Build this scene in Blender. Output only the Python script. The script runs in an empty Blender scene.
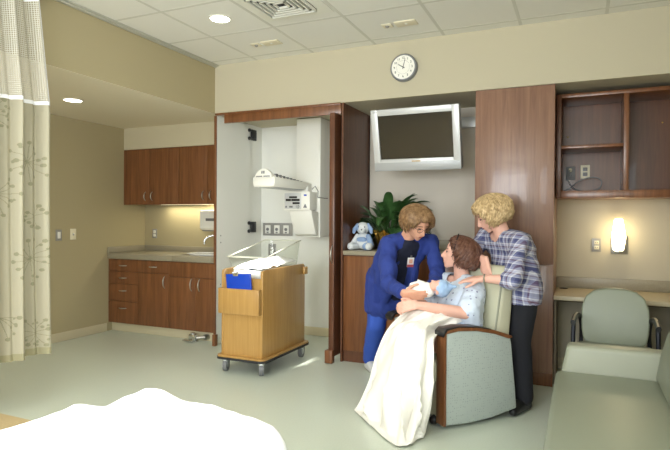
import bpy, bmesh, math, random
from mathutils import Vector, Matrix, noise, Quaternion
R = math.radians
V = Vector
random.seed(7)
scene = bpy.context.scene
COL = scene.collection
ROOTM = {}

# ------------------------------------------------------------------ materials
def lin(c):
    out = []
    for v in c:
        v = v / 255.0
        out.append(v / 12.92 if v <= 0.04045 else ((v + 0.055) / 1.055) ** 2.4)
    return (out[0], out[1], out[2], 1.0)

MATS = {}
def mat(name, rgb, rough=0.6, metal=0.0, emit=None, estr=0.0, spec=0.5, var=0.0, vscale=20.0, bump=0.0, bscale=120.0, coat=0.0, sheen=0.0):
    m = bpy.data.materials.new(name); m.use_nodes = True
    nt = m.node_tree; b = nt.nodes['Principled BSDF']
    b.inputs['Base Color'].default_value = lin(rgb)
    b.inputs['Roughness'].default_value = rough
    b.inputs['Metallic'].default_value = metal
    b.inputs['Specular IOR Level'].default_value = spec
    b.inputs['Coat Weight'].default_value = coat
    b.inputs['Sheen Weight'].default_value = sheen
    if emit:
        b.inputs['Emission Color'].default_value = lin(emit)
        b.inputs['Emission Strength'].default_value = estr
    if var or bump:
        tc = nt.nodes.new('ShaderNodeTexCoord')
    if var:
        n = nt.nodes.new('ShaderNodeTexNoise'); n.inputs['Scale'].default_value = vscale; n.inputs['Detail'].default_value = 4
        nt.links.new(tc.outputs['Object'], n.inputs['Vector'])
        r = nt.nodes.new('ShaderNodeValToRGB')
        a = [max(0, c - var * 255) for c in rgb]; z = [min(255, c + var * 255) for c in rgb]
        r.color_ramp.elements[0].color = lin(a); r.color_ramp.elements[1].color = lin(z)
        r.color_ramp.elements[0].position = 0.3; r.color_ramp.elements[1].position = 0.7
        nt.links.new(n.outputs['Fac'], r.inputs['Fac']); nt.links.new(r.outputs['Color'], b.inputs['Base Color'])
    if bump:
        n2 = nt.nodes.new('ShaderNodeTexNoise'); n2.inputs['Scale'].default_value = bscale
        nt.links.new(tc.outputs['Object'], n2.inputs['Vector'])
        bp = nt.nodes.new('ShaderNodeBump'); bp.inputs['Strength'].default_value = bump; bp.inputs['Distance'].default_value = 0.01
        nt.links.new(n2.outputs['Fac'], bp.inputs['Height']); nt.links.new(bp.outputs['Normal'], b.inputs['Normal'])
    MATS[name] = m
    return m

def wood(name, dark, light, rough=0.35, sc=(14, 14, 0.9), coat=0.0):
    m = bpy.data.materials.new(name); m.use_nodes = True
    nt = m.node_tree; b = nt.nodes['Principled BSDF']
    b.inputs['Roughness'].default_value = rough; b.inputs['Coat Weight'].default_value = coat
    tc = nt.nodes.new('ShaderNodeTexCoord'); mp = nt.nodes.new('ShaderNodeMapping')
    mp.inputs['Scale'].default_value = sc
    nt.links.new(tc.outputs['Object'], mp.inputs['Vector'])
    n = nt.nodes.new('ShaderNodeTexNoise'); n.inputs['Scale'].default_value = 2.2; n.inputs['Detail'].default_value = 6
    n.inputs['Roughness'].default_value = 0.6; n.inputs['Distortion'].default_value = 0.6
    nt.links.new(mp.outputs['Vector'], n.inputs['Vector'])
    r = nt.nodes.new('ShaderNodeValToRGB')
    r.color_ramp.elements[0].color = lin(dark); r.color_ramp.elements[1].color = lin(light)
    r.color_ramp.elements[0].position = 0.3; r.color_ramp.elements[1].position = 0.72
    nt.links.new(n.outputs['Fac'], r.inputs['Fac']); nt.links.new(r.outputs['Color'], b.inputs['Base Color'])
    MATS[name] = m
    return m

def dotted(name, base, spot, scale, size, rough=0.8):
    """small printed spots on cloth"""
    m = bpy.data.materials.new(name); m.use_nodes = True
    nt = m.node_tree; b = nt.nodes['Principled BSDF']; b.inputs['Roughness'].default_value = rough
    tc = nt.nodes.new('ShaderNodeTexCoord')
    v = nt.nodes.new('ShaderNodeTexVoronoi'); v.inputs['Scale'].default_value = scale; v.inputs['Randomness'].default_value = 0.35
    nt.links.new(tc.outputs['Object'], v.inputs['Vector'])
    r = nt.nodes.new('ShaderNodeValToRGB'); r.color_ramp.interpolation = 'CONSTANT'
    r.color_ramp.elements[0].color = lin(spot); r.color_ramp.elements[1].color = lin(base)
    r.color_ramp.elements[1].position = size
    nt.links.new(v.outputs['Distance'], r.inputs['Fac']); nt.links.new(r.outputs['Color'], b.inputs['Base Color'])
    MATS[name] = m
    return m

def plaid(name):
    m = bpy.data.materials.new(name); m.use_nodes = True
    nt = m.node_tree; b = nt.nodes['Principled BSDF']; b.inputs['Roughness'].default_value = 0.85
    tc = nt.nodes.new('ShaderNodeTexCoord')
    def stripes(vec, period, cols):
        d = nt.nodes.new('ShaderNodeVectorMath'); d.operation = 'DOT_PRODUCT'
        nt.links.new(tc.outputs['Object'], d.inputs[0]); d.inputs[1].default_value = [c / period for c in vec]
        f = nt.nodes.new('ShaderNodeMath'); f.operation = 'FRACT'
        nt.links.new(d.outputs['Value'], f.inputs[0])
        r = nt.nodes.new('ShaderNodeValToRGB'); r.color_ramp.interpolation = 'CONSTANT'
        e = r.color_ramp.elements
        while len(e) < len(cols): e.new(0.5)
        for el, (p, c) in zip(e, cols):
            el.position = p; el.color = lin(c)
        nt.links.new(f.outputs[0], r.inputs['Fac'])
        return r
    cols = [(0.0, (66, 70, 112)), (0.26, (206, 208, 218)), (0.34, (150, 152, 180)), (0.50, (104, 74, 92)), (0.60, (176, 178, 200)), (0.76, (222, 222, 228)), (0.84, (110, 114, 152))]
    a = stripes((0.62, -0.78, 0.0), 0.075, cols); c = stripes((0.12, 0.1, 0.98), 0.085, cols)
    mx = nt.nodes.new('ShaderNodeMix'); mx.data_type = 'RGBA'; mx.inputs[0].default_value = 0.5
    nt.links.new(a.outputs['Color'], mx.inputs[6]); nt.links.new(c.outputs['Color'], mx.inputs[7])
    nt.links.new(mx.outputs[2], b.inputs['Base Color'])
    MATS[name] = m
    return m

def clear(name, tint, alpha):
    """clear acrylic: mostly see-through with a glossy skin"""
    m = bpy.data.materials.new(name); m.use_nodes = True
    nt = m.node_tree; nt.nodes.remove(nt.nodes['Principled BSDF'])
    o = nt.nodes['Material Output']
    t = nt.nodes.new('ShaderNodeBsdfTransparent'); t.inputs['Color'].default_value = lin(tint)
    g = nt.nodes.new('ShaderNodeBsdfGlossy'); g.inputs['Roughness'].default_value = 0.08
    f = nt.nodes.new('ShaderNodeLayerWeight'); f.inputs['Blend'].default_value = 0.12
    ad = nt.nodes.new('ShaderNodeMath'); ad.operation = 'MULTIPLY_ADD'; ad.inputs[1].default_value = 0.22; ad.inputs[2].default_value = alpha
    nt.links.new(f.outputs['Facing'], ad.inputs[0])
    mx = nt.nodes.new('ShaderNodeMixShader')
    nt.links.new(ad.outputs[0], mx.inputs[0]); nt.links.new(t.outputs[0], mx.inputs[1]); nt.links.new(g.outputs[0], mx.inputs[2])
    nt.links.new(mx.outputs[0], o.inputs['Surface'])
    MATS[name] = m
    return m

def netting(name):
    m = bpy.data.materials.new(name); m.use_nodes = True
    nt = m.node_tree; b = nt.nodes['Principled BSDF']; o = nt.nodes['Material Output']
    b.inputs['Base Color'].default_value = lin((206, 202, 188)); b.inputs['Roughness'].default_value = 0.8
    uv = nt.nodes.new('ShaderNodeTexCoord')
    mp = nt.nodes.new('ShaderNodeMapping'); mp.inputs['Scale'].default_value = (1, 0.75, 1)
    nt.links.new(uv.outputs['UV'], mp.inputs['Vector'])
    v = nt.nodes.new('ShaderNodeTexVoronoi'); v.feature = 'DISTANCE_TO_EDGE'; v.inputs['Scale'].default_value = 105; v.inputs['Randomness'].default_value = 0.12
    nt.links.new(mp.outputs['Vector'], v.inputs['Vector'])
    r = nt.nodes.new('ShaderNodeValToRGB'); r.color_ramp.elements[0].position = 0.10; r.color_ramp.elements[1].position = 0.22
    r.color_ramp.elements[0].color = (1, 1, 1, 1); r.color_ramp.elements[1].color = (0.16, 0.16, 0.16, 1)
    nt.links.new(v.outputs['Distance'], r.inputs['Fac'])
    t = nt.nodes.new('ShaderNodeBsdfTransparent'); mx = nt.nodes.new('ShaderNodeMixShader')
    nt.links.new(r.outputs['Color'], mx.inputs[0]); nt.links.new(t.outputs[0], mx.inputs[1]); nt.links.new(b.outputs[0], mx.inputs[2])
    nt.links.new(mx.outputs[0], o.inputs['Surface'])
    MATS[name] = m
    return m

# ------------------------------------------------------------------ mesh builder
class MB:
    def __init__(s): s.bm = bmesh.new()
    def _add(s, b, mi=0, M=None):
        if M is not None: bmesh.ops.transform(b, matrix=M, verts=b.verts)
        for f in b.faces: f.material_index = mi
        bmesh.ops.recalc_face_normals(b, faces=b.faces)
        me = bpy.data.meshes.new('t'); b.to_mesh(me); b.free(); s.bm.from_mesh(me); bpy.data.meshes.remove(me)
        return s
    def box(s, x0, x1, y0, y1, z0, z1, bev=0.0, seg=2, mi=0, M=None):
        b = bmesh.new(); bmesh.ops.create_cube(b, size=1)
        for v in b.verts: v.co = V(((x0 + x1) / 2 + v.co.x * (x1 - x0), (y0 + y1) / 2 + v.co.y * (y1 - y0), (z0 + z1) / 2 + v.co.z * (z1 - z0)))
        if bev: bmesh.ops.bevel(b, geom=list(b.edges), offset=bev, segments=seg, affect='EDGES', profile=0.5)
        return s._add(b, mi, M)
    def cyl(s, p0, p1, r0, r1=None, n=20, mi=0, caps=True, M=None):
        p0, p1 = V(p0), V(p1); r1 = r0 if r1 is None else r1
        d = p1 - p0; b = bmesh.new()
        bmesh.ops.create_cone(b, cap_ends=caps, segments=n, radius1=r0, radius2=r1, depth=d.length)
        q = V((0, 0, 1)).rotation_difference(d.normalized()).to_matrix().to_4x4()
        bmesh.ops.transform(b, matrix=Matrix.Translation((p0 + p1) / 2) @ q, verts=b.verts)
        return s._add(b, mi, M)
    def ell(s, c, r, rot=None, n=20, mi=0, M=None):
        b = bmesh.new(); bmesh.ops.create_uvsphere(b, u_segments=n, v_segments=max(8, n // 2), radius=1)
        m = Matrix.Translation(c) @ (rot.to_matrix().to_4x4() if rot else Matrix()) @ Matrix.Diagonal((r[0], r[1], r[2], 1))
        bmesh.ops.transform(b, matrix=m, verts=b.verts)
        return s._add(b, mi, M)
    def hull(s, pts, mi=0, n=14, M=None):
        """convex hull of spheres [(centre, radius), ...]"""
        b = bmesh.new()
        for p, r in pts:
            t = bmesh.ops.create_uvsphere(b, u_segments=n, v_segments=n // 2 + 1, radius=r)
            bmesh.ops.translate(b, verts=t['verts'], vec=V(p))
        b.faces.ensure_lookup_table()
        bmesh.ops.delete(b, geom=list(b.edges), context='EDGES_FACES')
        h = bmesh.ops.convex_hull(b, input=list(b.verts))
        bad = [e for e in h['geom_interior'] if isinstance(e, bmesh.types.BMVert)]
        bmesh.ops.delete(b, geom=bad, context='VERTS')
        loose = [v for v in b.verts if not v.link_faces]
        bmesh.ops.delete(b, geom=loose, context='VERTS')
        return s._add(b, mi, M)
    def tube(s, path, r, n=8, mi=0, closed=False, flat=1.0, M=None):
        """r: number or list; flat squeezes the tube along its second axis"""
        pts = [V(p) for p in path]; b = bmesh.new(); rings = []; N = len(pts); up = None
        for i, p in enumerate(pts):
            if closed: t = pts[(i + 1) % N] - pts[i - 1]
            else: t = pts[min(i + 1, N - 1)] - pts[max(i - 1, 0)]
            t.normalize()
            if up is None:
                up = V((0, 0, 1)) if abs(t.z) < 0.9 else V((1, 0, 0))
            a = t.cross(up).normalized(); up = a.cross(t).normalized()
            rr = r[i] if isinstance(r, (list, tuple)) else r
            rings.append([b.verts.new(p + a * math.cos(2 * math.pi * k / n) * rr + up * math.sin(2 * math.pi * k / n) * rr * flat) for k in range(n)])
        for i in range(N if closed else N - 1):
            A, B = rings[i], rings[(i + 1) % N]
            for k in range(n): b.faces.new((A[k], A[(k + 1) % n], B[(k + 1) % n], B[k]))
        if not closed:
            b.faces.new(rings[0][::-1]); b.faces.new(rings[-1])
        return s._add(b, mi, M)
    def lathe(s, prof, c, n=28, mi=0, M=None):
        b = bmesh.new(); c = V(c); rings = []
        for r, z in prof:
            rings.append([b.verts.new(c + V((r * math.cos(2 * math.pi * k / n), r * math.sin(2 * math.pi * k / n), z))) for k in range(n)])
        for A, B in zip(rings, rings[1:]):
            for k in range(n): b.faces.new((A[k], A[(k + 1) % n], B[(k + 1) % n], B[k]))
        b.faces.new(rings[0][::-1]); b.faces.new(rings[-1])
        return s._add(b, mi, M)
    def prism(s, poly, axis, a0, a1, bev=0.0, mi=0, M=None, seg=2):
        """poly of 2-D points; axis 'x': points are (y,z), 'y': (x,z), 'z': (x,y)"""
        b = bmesh.new()
        def mk(p, a): return {'x': (a, p[0], p[1]), 'y': (p[0], a, p[1]), 'z': (p[0], p[1], a)}[axis]
        A = [b.verts.new(mk(p, a0)) for p in poly]; B = [b.verts.new(mk(p, a1)) for p in poly]
        b.faces.new(A); b.faces.new(B[::-1])
        for i in range(len(poly)):
            j = (i + 1) % len(poly); b.faces.new((A[i], B[i], B[j], A[j]))
        bmesh.ops.recalc_face_normals(b, faces=b.faces)
        if bev:
            ed = [e for e in b.edges if len(e.link_faces) == 2 and e.calc_face_angle(0) > 0.5]
            bmesh.ops.bevel(b, geom=ed, offset=bev, segments=seg, affect='EDGES', profile=0.5)
        return s._add(b, mi, M)
    def grid(s, rows, mi=0, uv=None, thick=0.0, M=None):
        b = bmesh.new(); vs = [[b.verts.new(V(p)) for p in r] for r in rows]
        for i in range(len(rows) - 1):
            for j in range(len(rows[0]) - 1):
                b.faces.new((vs[i][j], vs[i][j + 1], vs[i + 1][j + 1], vs[i + 1][j]))
        if thick:
            bmesh.ops.recalc_face_normals(b, faces=b.faces)
            bmesh.ops.solidify(b, geom=list(b.faces), thickness=thick)
        return s._add(b, mi, M)

def smooth_mesh(me, ang=40):
    for p in me.polygons: p.use_smooth = True
    try: me.set_sharp_from_angle(angle=R(ang))
    except Exception: pass

def _mats(me, m):
    for x in (m if isinstance(m, (list, tuple)) else [m]): me.materials.append(MATS[x] if isinstance(x, str) else x)

def props(o, label=None, cat=None, group=None, kind=None):
    if label: o['label'] = label
    if cat: o['category'] = cat
    if group: o['group'] = group
    if kind: o['kind'] = kind
    return o

def thing(name, label, cat, loc, rz=0.0, group=None):
    o = bpy.data.objects.new(name, None); COL.objects.link(o)
    o.location = loc; o.rotation_euler = (0, 0, rz); o.empty_display_size = 0.1
    ROOTM[o.name] = Matrix.Translation(V(loc)) @ Matrix.Rotation(rz, 4, 'Z')
    return props(o, label, cat, group)

def _link(name, me, m, sm, ang):
    if sm: smooth_mesh(me, ang)
    _mats(me, m)
    o = bpy.data.objects.new(name, me); COL.objects.link(o); me.name = name
    return o

def part(name, mb, m, parent, label=None, kind=None, local=False, sm=True, ang=40):
    """a child mesh; coordinates are world ones unless local"""
    me = mb if isinstance(mb, bpy.types.Mesh) else bpy.data.meshes.new(name)
    if not isinstance(mb, bpy.types.Mesh): mb.bm.to_mesh(me); mb.bm.free()
    M = ROOTM[parent.name]
    if not local: me.transform(M.inverted())
    o = _link(name, me, m, sm, ang); o.parent = parent; ROOTM[o.name] = M
    return props(o, label, None, None, kind)

def top(name, mb, m, label=None, cat=None, loc=(0, 0, 0), group=None, kind=None, sm=True, ang=40):
    """a top-level single mesh, world coordinates in, origin at loc"""
    me = mb if isinstance(mb, bpy.types.Mesh) else bpy.data.meshes.new(name)
    if not isinstance(mb, bpy.types.Mesh): mb.bm.to_mesh(me); mb.bm.free()
    M = Matrix.Translation(V(loc)); me.transform(M.inverted())
    o = _link(name, me, m, sm, ang); o.location = loc; ROOTM[o.name] = M
    return props(o, label, cat, group, kind)

def fuse(mb, voxel, it=4, fac=0.5):
    """one continuous skin over overlapping closed volumes"""
    me = bpy.data.meshes.new('f'); mb.bm.to_mesh(me); mb.bm.free()
    o = bpy.data.objects.new('f', me); COL.objects.link(o)
    r = o.modifiers.new('r', 'REMESH'); r.mode = 'VOXEL'; r.voxel_size = voxel
    if it:
        s = o.modifiers.new('s', 'SMOOTH'); s.iterations = it; s.factor = fac
    dg = bpy.context.evaluated_depsgraph_get(); dg.update()
    out = bpy.data.meshes.new_from_object(o.evaluated_get(dg))
    bpy.data.objects.remove(o); bpy.data.meshes.remove(me)
    return out

def wrinkle(me, amp, scale, stretch=(1, 1, 1), seed=0.0):
    me.update()
    ns = [v.normal.copy() for v in me.vertices]
    for v, n in zip(me.vertices, ns):
        p = V((v.co.x * stretch[0], v.co.y * stretch[1], v.co.z * stretch[2])) * scale + V((seed, seed * 1.7, seed * 0.6))
        h = noise.noise(p) + 0.5 * noise.noise(p * 2.1)
        v.co += n * h * amp

def cut(me, pred):
    b = bmesh.new(); b.from_mesh(me)
    bmesh.ops.delete(b, geom=[f for f in b.faces if pred(f.calc_center_median())], context='FACES')
    b.to_mesh(me); b.free(); return me

def shell(me, t):
    b = bmesh.new(); b.from_mesh(me)
    bmesh.ops.solidify(b, geom=list(b.faces), thickness=t)
    b.to_mesh(me); b.free(); return me

# ------------------------------------------------------------------ palette
mat('wall_paint', (190, 182, 158), 0.85, bump=0.05, bscale=300)
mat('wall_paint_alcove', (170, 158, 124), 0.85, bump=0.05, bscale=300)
mat('wall_niche', (212, 204, 192), 0.8, bump=0.1, bscale=220)
mat('furring_paint', (196, 187, 160), 0.85)
mat('ceiling_paint', (226, 218, 194), 0.9)
mat('wall_vinyl', (186, 178, 158), 0.8, bump=0.08, bscale=250)
mat('ceiling_tile', (228, 227, 219), 0.95, bump=0.12, bscale=400)
mat('grid_metal', (226, 225, 214), 0.5)
mat('grid_bar', (204, 203, 192), 0.7)
mat('trim_metal', (196, 196, 186), 0.4, 0.3)
mat('floor_vinyl', (202, 210, 196), 0.3, var=0.010, vscale=90)
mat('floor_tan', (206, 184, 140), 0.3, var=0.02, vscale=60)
mat('base_vinyl', (206, 196, 166), 0.5)
wood('cherry', (100, 60, 34), (136, 88, 54), 0.32, coat=0.15)
wood('cherry_dark', (82, 48, 30), (110, 68, 44), 0.35, coat=0.1)
wood('walnut', (122, 90, 74), (150, 114, 94), 0.3, coat=0.15)
wood('oak', (172, 130, 70), (190, 150, 88), 0.35, sc=(18, 18, 0.8), coat=0.2)
mat('seam_dark', (40, 24, 18), 0.7)
mat('laminate', (150, 142, 122), 0.4, var=0.02, vscale=150)
mat('laminate_light', (188, 176, 148), 0.4, var=0.015, vscale=150)
mat('chrome', (220, 222, 224), 0.12, 1.0)
mat('brushed', (190, 188, 182), 0.3, 1.0)
mat('dark_metal', (44, 46, 52), 0.4, 0.6)
mat('black_plastic', (24, 24, 26), 0.4)
mat('black_rubber', (40, 40, 42), 0.7)
mat('white_plastic', (236, 235, 228), 0.35)
mat('white_panel', (236, 236, 230), 0.4)
mat('ivory_plate', (222, 214, 188), 0.4)
mat('grey_plate', (150, 148, 144), 0.4, 0.2)
mat('grey_plastic', (118, 118, 120), 0.45)
mat('porcelain', (244, 244, 240), 0.15)
mat('silver_plastic', (206, 207, 208), 0.32, 0.15)
mat('silver_dark', (176, 178, 180), 0.4, 0.2)
mat('tv_screen', (50, 47, 41), 0.12, spec=0.5)
mat('lamp_on', (255, 255, 255), 0.4, emit=(255, 250, 235), estr=9.0)
mat('strip_on', (255, 250, 235), 0.4, emit=(255, 240, 205), estr=.8)
mat('sconce_glass', (255, 244, 220), 0.4, emit=(255, 232, 178), estr=9.0)
mat('sheet_white', (240, 241, 244), 0.85, bump=0.15, bscale=60)
mat('blanket_cream', (240, 237, 230), 0.9, bump=0.25, bscale=220)
mat('vinyl_sage', (132, 138, 120), 0.42, bump=0.04, bscale=300)
mat('vinyl_sage_light', (148, 151, 134), 0.45, bump=0.04, bscale=300)
mat('vinyl_cream', (196, 194, 170), 0.5)
mat('skin', (214, 160, 134), 0.55, var=0.012, vscale=40)
mat('skin_fair', (224, 174, 156), 0.55, var=0.012, vscale=40)
mat('lips', (176, 92, 88), 0.5)
mat('eye', (46, 36, 32), 0.3)
mat('brow', (112, 84, 60), 0.8)
mat('scrub_blue', (38, 58, 134), 0.85, var=0.015, vscale=12)
mat('scrub_blue_light', (50, 84, 176), 0.85)
mat('navy', (24, 28, 48), 0.9)
mat('black_cloth', (26, 27, 34), 0.9)
mat('shoe_black', (22, 22, 24), 0.4)
mat('shoe_white', (214, 216, 216), 0.5)
mat('hair_brown', (132, 100, 66), 0.45, var=0.10, vscale=45)
mat('hair_auburn', (94, 58, 42), 0.42, var=0.10, vscale=45)
mat('hair_blonde', (186, 158, 114), 0.45, var=0.15, vscale=45)
mat('leaf', (60, 96, 50), 0.3, var=0.05, vscale=14)
mat('gold_foil', (206, 168, 84), 0.25, 0.9, bump=0.8, bscale=45)
mat('soil', (52, 38, 28), 0.9)
mat('plush_white', (226, 230, 232), 0.95, bump=0.5, bscale=180)
mat('plush_blue', (148, 172, 210), 0.95, bump=0.5, bscale=180)
mat('folder_blue', (14, 66, 186), 0.25)
mat('hat_blue', (158, 186, 222), 0.9, bump=0.2, bscale=200)
mat('curtain_cloth', (166, 160, 138), 0.85)
mat('curtain_print', (136, 134, 108), 0.85)
mat('curtain_hem', (146, 142, 112), 0.85)
mat('clock_face', (240, 238, 230), 0.4)
mat('clock_rim', (132, 134, 138), 0.35, 0.3)
mat('ink', (30, 30, 32), 0.5)
mat('ink_grey', (120, 122, 126), 0.5)
mat('vent_dark', (40, 40, 40), 0.9)
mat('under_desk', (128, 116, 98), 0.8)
mat('badge', (230, 226, 224), 0.3)
mat('badge_red', (170, 70, 80), 0.4)
mat('brass', (196, 160, 80), 0.3, 0.9)
dotted('gown_print', (212, 224, 241), (142, 150, 186), 27, 0.19)
dotted('swaddle_print', (242, 240, 236), (206, 132, 140), 52, 0.14)
dotted('chair_fabric', (170, 179, 174), (146, 155, 154), 62, 0.24)
plaid('plaid_cloth')
clear('acrylic', (250, 251, 249), 0.02)
mat('rim_plastic', (206, 206, 192), 0.25)
netting('net_mesh')
# ------------------------------------------------------------------ camera
f_px, yaw, pit, roll = 548.37, 0.42138, -0.0084154, 0.0063013
fw = V((-math.sin(yaw) * math.cos(pit), math.cos(yaw) * math.cos(pit), math.sin(pit)))
rt = V((math.cos(yaw), math.sin(yaw), 0)); up = rt.cross(fw)
r2 = rt * math.cos(roll) + up * math.sin(roll); u2 = -rt * math.sin(roll) + up * math.cos(roll)
cd = bpy.data.cameras.new('camera'); cam = bpy.data.objects.new('camera', cd); COL.objects.link(cam)
cd.sensor_width = 36; cd.lens = 36 * f_px / 670; cd.clip_start = 0.05
Mc = Matrix((r2, u2, -fw)).transposed().to_4x4(); Mc.translation = (0, 0, 1.285)
cam.matrix_world = Mc; scene.camera = cam

# ------------------------------------------------------------------ room shell
CEIL, SOF = 2.84, 2.355
XL, XS, XR = -4.95, -3.390, 0.78
YB, YREAR = 4.573, -1.7
T = 0.1
def struct(name, mb, m, **k): return top(name, mb, m, kind='structure', **k)

struct('floor', MB().box(XL - T, XR + T, YREAR - T, 5.6, -0.06, 0), 'floor_vinyl')
struct('ceiling', MB().box(XS - 0.02, XR + T, YREAR - T, YB + 0.05, CEIL, CEIL + 0.06), 'ceiling_tile')
# lay-in grid: bars set 4 mm below the tiles
g = MB()
X0 = -2.8876
for k in range(-1, 7):
    x = X0 + 0.61 * k
    if XS < x < XR: g.box(x - 0.012, x + 0.012, YREAR, YB, CEIL - 0.0016, CEIL + 0.001)
y = YB - 0.1253
while y > YREAR:
    g.box(XS, XR, y - 0.012, y + 0.012, CEIL - 0.0014, CEIL + 0.001); y -= 0.61
struct('trim_1', g, 'grid_bar', sm=False)
struct('trim_2', MB().box(XS, XS + 0.03, YREAR, YB, CEIL - 0.022, CEIL - 0.002, 0.004).box(XS + 0.004, XS + 0.055, YREAR, YB, CEIL - 0.012, CEIL - 0.001, 0.003), 'trim_metal')
# alcove: lowered ceiling, its fascia and the fascia over the back wall
struct('ceiling_alcove', MB().box(XL - T, XS - .0005, YREAR - T, YB, SOF - .001, SOF + 0.06).box(XL - T, -3.41, YB, 5.3, SOF - .001, SOF + .06), 'ceiling_paint')
struct('wall_soffit_alcove', MB().box(XS - 0.06, XS, YREAR, YB, SOF, CEIL + 0.06), 'wall_paint_alcove')
struct('wall_soffit_back', MB().box(XS - 0.06, XR + T, YB, YB + 0.08, SOF, CEIL + 0.06), 'wall_paint')
struct('ceiling_niche', MB().box(XS - 0.06, XR + T, YB + 0.08, 5.58, SOF, SOF + 0.05), 'wall_paint')
struct('wall_left', MB().box(XL - T, XL, YREAR - T, 5.36, 0, SOF + 0.02), 'wall_paint_alcove')
struct('wall_alcove_back', MB().box(XL, -3.42, 5.26, 5.36, 0, SOF + 0.02), 'wall_paint_alcove')
struct('wall_furring', MB().box(XL, -3.41, 4.912, 5.26, 2.102, SOF + 0.01), 'furring_paint')
struct('wall_partition', MB().box(-3.42, -3.40, 4.66, 5.58, 0, SOF + 0.01), 'white_panel')
struct('wall_closet_back', MB().box(-3.42, -1.96, 5.485, 5.58, 0, SOF + 0.01), 'white_panel')
struct('wall_niche', MB().box(-1.96, -0.80, 5.23, 5.36, 0, SOF + 0.01), 'wall_niche')
struct('wall_desk', MB().box(-0.80, XR + T, 5.20, 5.36, 0, SOF + 0.01), 'wall_vinyl')
w = MB(); w.box(XR, XR + T, YREAR - T, -1.45, 0, CEIL + 0.06).box(XR, XR + T, .55, 5.36, 0, CEIL + 0.06).box(XR, XR + T, -1.45, .55, 0, .95).box(XR, XR + T, -1.45, .55, 2.35, CEIL + .06)
struct('wall_right', w, 'wall_paint')
w = MB()
for a, b_, c, d in ((-1.45, .55, .95, 1.0), (-1.45, .55, 2.30, 2.35), (-1.45, -1.40, .95, 2.35), (.50, .55, .95, 2.35), (-.47, -.43, .95, 2.35)): w.box(XR + .06, XR + .09, a, b_, c, d, .004)
struct('window_2', w, 'brushed')
# rear wall with the wide window the daylight comes through
WX0, WX1, WZ0, WZ1 = -3.0, -0.1, 0.85, 2.45
w = MB()
w.box(XL - T, WX0, YREAR - T, YREAR, 0, CEIL + .06).box(WX1, XR + T, YREAR - T, YREAR, 0, CEIL + .06)
w.box(WX0, WX1, YREAR - T, YREAR, 0, WZ0).box(WX0, WX1, YREAR - T, YREAR, WZ1, CEIL + .06)
struct('wall_rear', w, 'wall_paint')
w = MB()
for a, b_, c, d in ((WX0, WX1, WZ0, WZ0 + .05), (WX0, WX1, WZ1 - .05, WZ1), (WX0, WX0 + .05, WZ0, WZ1), (WX1 - .05, WX1, WZ0, WZ1), (-1.57, -1.52, WZ0, WZ1)):
    w.box(a, b_, YREAR - 0.08, YREAR - 0.02, c, d, 0.005)
struct('window_1', w, 'brushed')

def baseboard(name, x0, x1, y0, y1):
    struct(name, MB().box(x0, x1, y0, y1, 0.0, 0.095, 0.004), 'base_vinyl')
baseboard('baseboard_left', XL, XL + 0.008, YREAR, 4.66)
baseboard('baseboard_closet', -3.39, -1.99, 5.477, 5.485)
baseboard('baseboard_cabinet', XL, -3.43, 4.735, 4.742)
baseboard('baseboard_desk', -0.19, XR, 5.192, 5.20)
baseboard('baseboard_right', XR - 0.008, XR, 3.75, 5.19)
struct('floor_tan_patch', MB().box(-4.94, -2.0, YREAR + .01, 2.385, 0.0, 0.002), 'floor_tan', sm=False)  # thin tan rectangle laid over the floor on the curtain side

# ------------------------------------------------------------------ ceiling fittings
def downlight(x, y, z, label, r=0.075):
    t = thing('ceiling_light', label, 'ceiling light', (x, y, z), 0, 'recessed ceiling lights')
    m = MB().lathe([(r * .98, 0.004), (r * 1.18, 0.0), (r * 1.2, -0.006), (r * 1.02, -0.007), (r * 0.98, 0.0)], (x, y, z), 32)
    part('trim_ring', m, 'grid_metal', t)
    part('lens', MB().cyl((x, y, z + 0.002), (x, y, z - 0.004), r, n=32), 'lamp_on', t)
    return t
downlight(-2.56, 3.513, CEIL, 'round recessed light set in the tiled ceiling')
downlight(-4.186, 3.549, SOF, 'round recessed light in the lowered plaster ceiling of the sink alcove')

for k_, (x_, y_) in enumerate(((-2.26, 1.75), (-.73, 1.75), (-2.26, -.1), (-.73, -.1))):  # out-of-view lights, added to brighten the floor and ceiling
    downlight(x_, y_, CEIL, 'added unseen ceiling light ' + ('over the foot of the hospital bed', 'over the sofa', 'near the rear window, on the curtain side', 'near the rear window, on the sofa side')[k_])
t = thing('air_vent', 'square louvred air diffuser with dark slots in the tiled ceiling', 'vent', (-1.98, 3.4, CEIL - 0.005))
cx, cy = -1.973, 3.437
part('backing', MB().box(cx - .285, cx + .285, cy - .285, cy + .285, CEIL - .004, CEIL + .0), 'grid_metal', t)
part('dark_slots', MB().box(cx - .19, cx + .19, cy - .19, cy + .19, CEIL - .008, CEIL - .004), 'vent_dark', t)
for i, q in enumerate((0.19, 0.155, 0.12, 0.085, 0.05)):
    m = MB(); z0, z1 = CEIL - .026 + i * 0.001, CEIL - .008
    m.box(cx - q, cx + q, cy + q - .012, cy + q, z0, z1).box(cx - q, cx + q, cy - q, cy - q + .012, z0, z1)
    m.box(cx - q, cx - q + .012, cy - q, cy + q, z0, z1).box(cx + q - .012, cx + q, cy - q, cy + q, z0, z1)
    part('louvre', m, 'grid_metal', t)

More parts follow.
